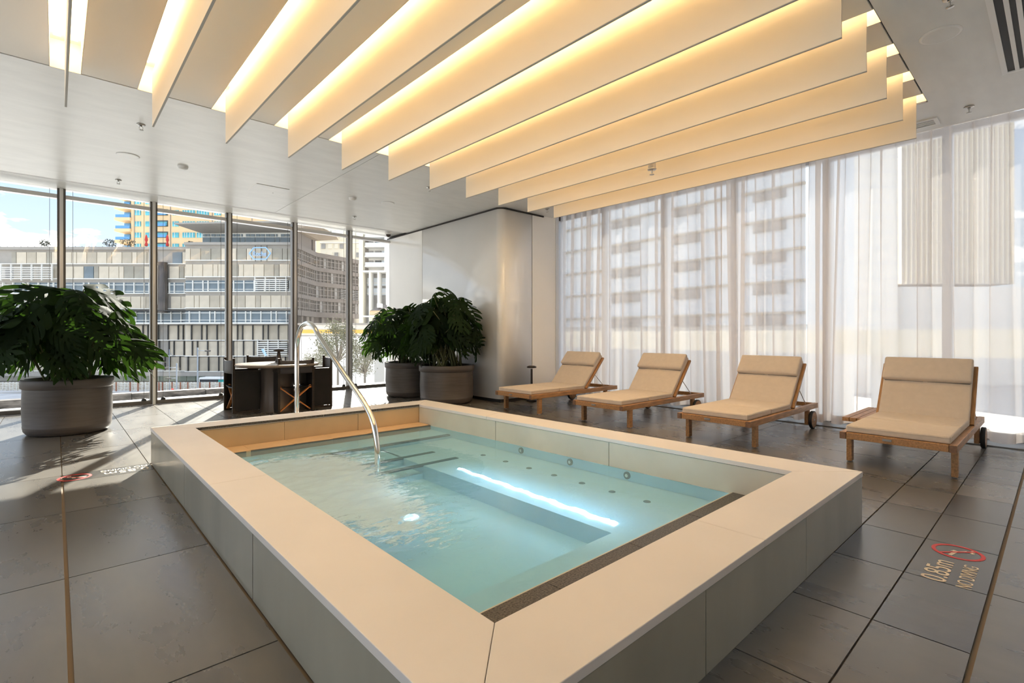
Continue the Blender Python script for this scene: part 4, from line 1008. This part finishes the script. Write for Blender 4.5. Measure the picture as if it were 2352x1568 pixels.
for (y0, y1) in ((560,571),(597,607),(634,645),(674,683),(711,724)): cbrow('spandrel_band', 'brownf', y0, y1, -.3, .5)
NCW = 22
for (y0, y1) in ((571,597),(607,634),(645,674),(683,711)):
    for k in range(NCW):
        s0, s1 = k/NCW, (k+1)/NCW; m2 = MB(); cbox(m2, s0+.004, s1-.004, .22, .38, zz(y1), zz(y0))
        m2.obj('window_pane', M['brownglass' if (k*7+int(y0))%5 else 'greyglass'], cb_)
m2 = MB()
for (y0, y1) in ((571,597),(607,634),(645,674),(683,711)):
    for k in range(NCW+1): cbox(m2, max(0,k/NCW-.003), min(1,k/NCW+.003), -.05, .4, zz(y1), zz(y0))
    for q in (.28,.78):
        zq = zz(y0+(y1-y0)*q); kn = KL[0]/LT
        for (a, b) in ((0,kn),(kn+1e-4,1)): cbox(m2, a, b, 0, .3, zq-.07, zq+.07)
fo_ = m2.obj('window_frames', M['framegrey'], cb_); fo_['kind'] = 'stuff'
m2 = MB()
for k in range(6): cbox(m2, .74, 1, -.6, -.3, zz(673-4.6*k), zz(671.5-4.6*k))
m2.obj('sun_louvre', M['greyglass'], cb_)
for k in range(8):
    s_ = (k+.4)/8; m2 = MB(); cbox(m2, s_, s_+.03, .8, 1.8, zz(800), zz(724)); m2.obj('column', M['framegrey'], cb_)
rp = [(683,522),(683,514),(760,562),(775,564),(757,568),(755,566)]
m2 = MB(); A_ = [cpt(0,-3.5,zz(512)),cpt(.52,-4.5,zz(513)),cpt(.66,-2,zz(520)),cpt(.55,2.5,zz(511)),cpt(0,1.2,zz(511)),cpt(0,.2,zz(527)),cpt(.50,.2,zz(527)),cpt(.50,2.5,zz(527)),cpt(0,1.2,zz(527))]
m2.add(A_, [(0,1,2,3,4),(0,5,6,1),(1,6,2),(2,6,7,3),(5,8,7,6),(0,4,8,5)]); m2.obj('overhanging_roof', M['soffit'], cb_)
m2 = MB(); cbox(m2, 0, KL[0]/LT, 1.0, 1.6, zz(562), zz(524)); cbox(m2, KL[0]/LT+1e-4, .48, 1.0, 2.4, zz(562), zz(524)); m2.obj('penthouse_wall', M['brownf'], cb_)
# ---- pale towers farther right
ct = Ext('cream_tower', 'cream high-rise rising behind the taupe curved office', 'building', 785, 150)
ct.box('wall', 'creamtower', 735, 833, 440, 980, 0, 16)
for j in range(9):
    for k, (a, b) in enumerate(((739,748),(754,763),(769,777),(781,789),(800,808),(819,828))): ct.piece('window', 'creamtower' if (j+k)%3 else 'greyglass', a, b, 500+20*j, 511+20*j, -.3, 0)
    ct.piece('string_course', 'whitetower', 734, 834, 517+40*j, 519+40*j, -.5, 0) if j < 5 else None
for (a, b) in ((736,762),(766,790)): ct.box('balcony', 'whitetower', a, b, 531, 541, -1.5, 0)
wt = Ext('balcony_tower', 'white high-rise with stacked balconies beside the window edge', 'building', 868, 108)
wt.box('wall', 'whitetower', 826, 960, 440, 625, 1.5, 14); wt.box('wall', 'greyglass', 834, 960, 625, 980, 2.2, 14)
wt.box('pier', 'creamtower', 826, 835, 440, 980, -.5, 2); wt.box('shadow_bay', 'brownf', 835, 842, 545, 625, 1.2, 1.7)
for j in range(8):
    y = 522.5+22.5*j-45
    if y > 612: continue
    wt.piece('balcony_slab', 'whitetower', 840, 885, y+21, y+23.5, -.8, 2); wt.piece('balcony_rail', 'skyglass', 841, 885, y+13.5, y+21, -.7, -.6)
    wt.piece('balcony_slab', 'whitetower', 893, 960, y+21, y+23.5, -.8, 2); wt.piece('window', 'greyglass', 843, 853, y+6, y+20, 1.2, 1.5); wt.piece('window', 'officedark' if j%2 else 'greyglass', 858, 872, y+6, y+18, 1.2, 1.5); wt.piece('window', 'skyglass', 874, 884, y+6, y+20, 1.2, 1.5); wt.piece('window', 'greyglass', 896, 902, y+5, y+18, 1.2, 1.5)
wt.box('pier', 'whitetower', 885.5, 892, 440, 625, -1, 2); wt.box('cornice', 'whitetower', 834, 960, 622.5, 626, -1.2, 2.5)
for a in (849, 868.5, 888, 907): wt.box('pier', 'whitetower', a, a+3.5, 626, 980, -.6, 2.2)
for j in range(2):
    for a in (838, 852.5, 872, 892): wt.piece('window', 'skyglass', a, a+10 if a > 838 else a+10, 636+24*j, 654+22*j, 1.9, 2.2); wt.piece('balcony_rail', 'whitetower', a, a+13, 647+24*j, 649+24*j, 1.6, 1.8)
lh = Ext('low_house', 'low brick house with pitched roof at the foot of the white tower', 'building', 885, 85)
lh.box('wall', 'creamtower', 848, 930, 716, 770, 0, 8); lh.box('brick_band', 'tan', 850, 930, 713, 722, -.3, 0); lh.box('eave', 'whitetower', 838, 930, 725, 728.5, -1.2, 0)
m2 = MB(); m2.add([(lh.X(850),-.4,lh.Z(714)),(lh.X(930),-.4,lh.Z(714)),(lh.X(930),4,lh.Z(697)),(lh.X(866),4,lh.Z(697)),(lh.X(850),8,lh.Z(714)),(lh.X(930),8,lh.Z(714))],[(0,1,2,3),(3,2,5,4),(0,3,4)]); m2.obj('pitched_roof', M['brownf'], lh.t)
lh.box('chimney', 'whitetower', 864, 872, 696, 706, .5, 2); lh.box('base_wall', 'whitetower', 826, 930, 770, 905, .3, 8)
for a in (845, 862, 880): lh.piece('window', 'greyglass', a, a+9, 738, 752, -.1, .1)
ar = Ext('striped_kiosk', 'white low building with an orange-yellow band behind the trees', 'building', 790, 52)
ar.box('wall', 'whitetower', 688, 860, 745, 960, 0, 4); ar.box('colour_band', 'yellowband', 688, 860, 757, 765, -.15, 0); ar.box('dark_base', 'greyglass', 688, 860, 770, 772, -.1, 0); ar.box('roof_edge', 'concrete', 686, 862, 742, 746, -.4, 4)
# ---- street trees
def tree(px, py, D, rpx, label, seed, n=2600):
    e_ = Ext('street_tree', label, 'tree', px, D, 'street trees outside the windows'); r0 = rpx/FPX*D; rr = random.Random(seed); zc = e_.Z(py); m2 = MB(); br = MB()
    br.cyl((0,0,0),(0,0,zc),.16,8,.06); cl = []
    for k in range(26):
        a = rr.uniform(0,2*PI); el_ = rr.uniform(-.5,1.3); q = r0*rr.uniform(.45,.95); p = Vector((q*math.cos(a)*math.cos(el_), q*math.sin(a)*math.cos(el_), zc+q*math.sin(el_)*1.25)); cl.append(p); br.cyl((0,0,zc-r0*.5), p, .05, 5, .012)
    for k in range(n):
        c_ = rr.choice(cl); p = c_+Vector([rr.gauss(0,.17*r0) for _ in range(3)]); s_ = .055*r0*rr.uniform(.5,1.2)
        v1 = Vector([rr.uniform(-1,1) for _ in range(3)]).normalized()*s_; v2 = v1.cross(Vector([rr.uniform(-1,1) for _ in range(3)])).normalized()*s_*.45
        m2.quad(p-v1, p+v2, p+v1, p-v2)
    br.obj('trunk', M['bark'], e_.t); f_ = m2.obj('foliage', M['foliage'], e_.t); f_['kind'] = 'stuff'
tree(722, 850, 34, 34, 'grey-green street tree at the left foot of the steel rail arch', 1)
tree(776, 805, 38, 52, 'tall airy street tree seen through the fourth window bay', 2, 3600)
tree(838, 835, 36, 44, 'street tree behind the left monstera leaves in the fifth window bay', 3, 3000)
# ---- street furniture
def lamp(px, ytop, D, label, arms, thick=.10):
    e_ = Ext('street_lamp', label, 'street lamp', px, D)
    MB().cyl((0,0,0),(0,0,e_.Z(ytop)),thick,10).obj('pole', M['galv'], e_.t)
    for (pa, ya, yl) in arms:
        a = MB().cyl((0,0,e_.Z(ya)),(e_.X(pa),0,e_.Z(yl)),.04,8).obj('arm', M['galv'], e_.t)
        MB().box(e_.X(pa)-.35, e_.X(pa)+.25, -.12, .12, e_.Z(yl)-.12, e_.Z(yl)+.05).obj('lamp_head', M['dark_steel'], a)
lamp(406, 834, 62, 'thick grey street lamp post with short arms reaching left', [(382,844,844),(388,868,868)], .085)
lamp(454, 798, 62, 'tall grey lamp post with an arm reaching right, in the second window bay', [(478,805,805)], .085)
lamp(389, 802, 85, 'thin dark mast with a slanting arm left of the grey posts', [(399,810,818)], .05)
lamp(359, 822, 80, 'thin street lamp close to the second mullion with arm to the right', [(371,841,843)], .05)
fe = Ext('fretwork_fence', 'white and rust fretwork fence along the street', 'fence', 390, 95)
m2 = MB(); rr = random.Random(4)
for k in range(70):
    x0 = -10+8*k
    if x0 > 520: break
    fe.mb(x0, x0+.9, 877, 897, -.1, .1, m2)
    for j in range(4): y = 879+4.6*j+rr.uniform(-.6,.6); fe.mb(x0, x0+8, y, y+.9, -.1, .1, m2); fe.mb(x0+rr.uniform(1,5), x0+rr.uniform(5,7.5), y+2.2, y+3.0, -.1, .1, m2)
m2.obj('fretwork', M['white_frame'], fe.t)
for x0 in (258,268,300,318,352,366,374,396,415,432,460,482,505): fe.piece('fence_post', 'terracotta', x0, x0+1.8, 877, 898, -.3, -.12)
fe.box('backing', 'blindA', -10, 520, 878, 897, .5, .6)
bs = Ext('bus', 'white bus passing behind the fretwork fence', 'bus', 500, 103)
bs.mb(456, 560, 866.5, 889, 0, 2.6).obj('body', M['whitetower'], bs.t, bevel=.2); bs.box('window_band', 'officedark', 459, 558, 871, 877, -.05, 0); bs.box('side_panel', 'tealpanel', 502, 516, 872, 880, -.1, -.05)
sgn = Ext('round_sign', 'lime green round sign at the foot of the second mullion', 'sign', 357, 20)
MB().cyl((0,-.02,sgn.Z(907)),(0,.02,sgn.Z(907)),.115,24).obj('sign_disc', M['lime'], sgn.t); MB().cyl((0,.04,0),(0,.04,sgn.Z(905)),.02,8).obj('pole', M['galv'], sgn.t)
rs = Ext('red_sign', 'small red sign on a thin pole beyond the marble wall', 'sign', 396, 30)
rs.box('sign_plate', 'red', 394, 398.5, 892, 898, -.02, .02); MB().cyl((0,.03,0),(0,.03,rs.Z(893)),.02,8).obj('pole', M['galv'], rs.t)
fs_ = Ext('feather_flag', 'small white and blue feather flag in front of the office block', 'flag', 608, 70)
m2 = MB(); m2.add([(fs_.X(600),0,fs_.Z(802)),(fs_.X(606),0,fs_.Z(801)),(fs_.X(613),0,fs_.Z(816)),(fs_.X(608),0,fs_.Z(817)),(fs_.X(600),.05,fs_.Z(802)),(fs_.X(606),.05,fs_.Z(801)),(fs_.X(613),.05,fs_.Z(816)),(fs_.X(608),.05,fs_.Z(817))],[(0,1,2,3),(7,6,5,4),(0,4,5,1),(1,5,6,2),(2,6,7,3),(3,7,4,0)])
m2.obj('cloth', M['logo_blue'], fs_.t); MB().cyl((fs_.X(611),0,0),(fs_.X(607),0,fs_.Z(795)),.03,6).obj('pole', M['white_frame'], fs_.t)
# ---- beyond the curtains
gb = thing('glass_apartments', 'pale glazed apartment block seen through the left part of the curtains', 'building', (45, 45, GZ))
MB().box(0, 14, -31, 14, 12, 52).obj('glass_wall', M['skyglass'], gb)
MB().box(.4, 14, -31, 14, 0, 12).obj('podium_wall', M['whitetower'], gb)
for k in range(13): MB().box(-.35, 0, -31, 14, 12.88+2.62*k, 13.06+2.62*k).obj('floor_slab', M['blindB'], gb)
for k in range(13):
    for (ya, yb) in ((33.2,29.6),(25.6,23.0),(18.1,15.5),(44,40)):
        MB().box(-.25, 0, yb-45, ya-45, 11.9+2.68*k, 12.8+2.68*k).obj('window_opening', M['slotgrey'], gb)
w2 = Ext('white_block', 'pale blank block seen through the middle of the curtains', 'building', 1980, 95)
w2.box('wall', 'whitetower', 1905, 2062, 300, 980, 0, 14)
for j in range(12): w2.piece('string_course', 'skyglass', 1905, 2062, 360+35*j, 362+35*j, -.2, 0)
bt = Ext('brown_tower', 'tan-brown office tower with thin vertical fins seen through the right curtain', 'building', 2190, 115)
bt.box('wall', 'tanblock', 2066, 2330, 150, 652, 0, 16); bt.box('podium', 'whitetower', 1900, 2700, 664, 800, -6, 10); bt.box('podium_base', 'whitetower', 1900, 2700, 800, 980, -5, 10)
for k in range(23): bt.piece('vertical_fin', 'creamtower', 2066+11.6*k, 2067.2+11.6*k, 150, 652, -.6, 0)
for k in range(20): bt.piece('floor_band', 'creamtower', 2066, 2330, 170+24*k, 171.5+24*k, -.2, 0)
lw = thing('street_awning', 'long low pale pavilion roof seen through the lower curtains', 'building', (30, 12, GZ))
MB().box(-1, 6, -26, 45, 10.2, 11.4).obj('roof', M['creamtower'], lw)
for k in range(12): MB().box(0, .4, -24+6*k, -23.6+6*k, 0, 10.2).obj('post', M['whitetower'], lw)
index_kids()
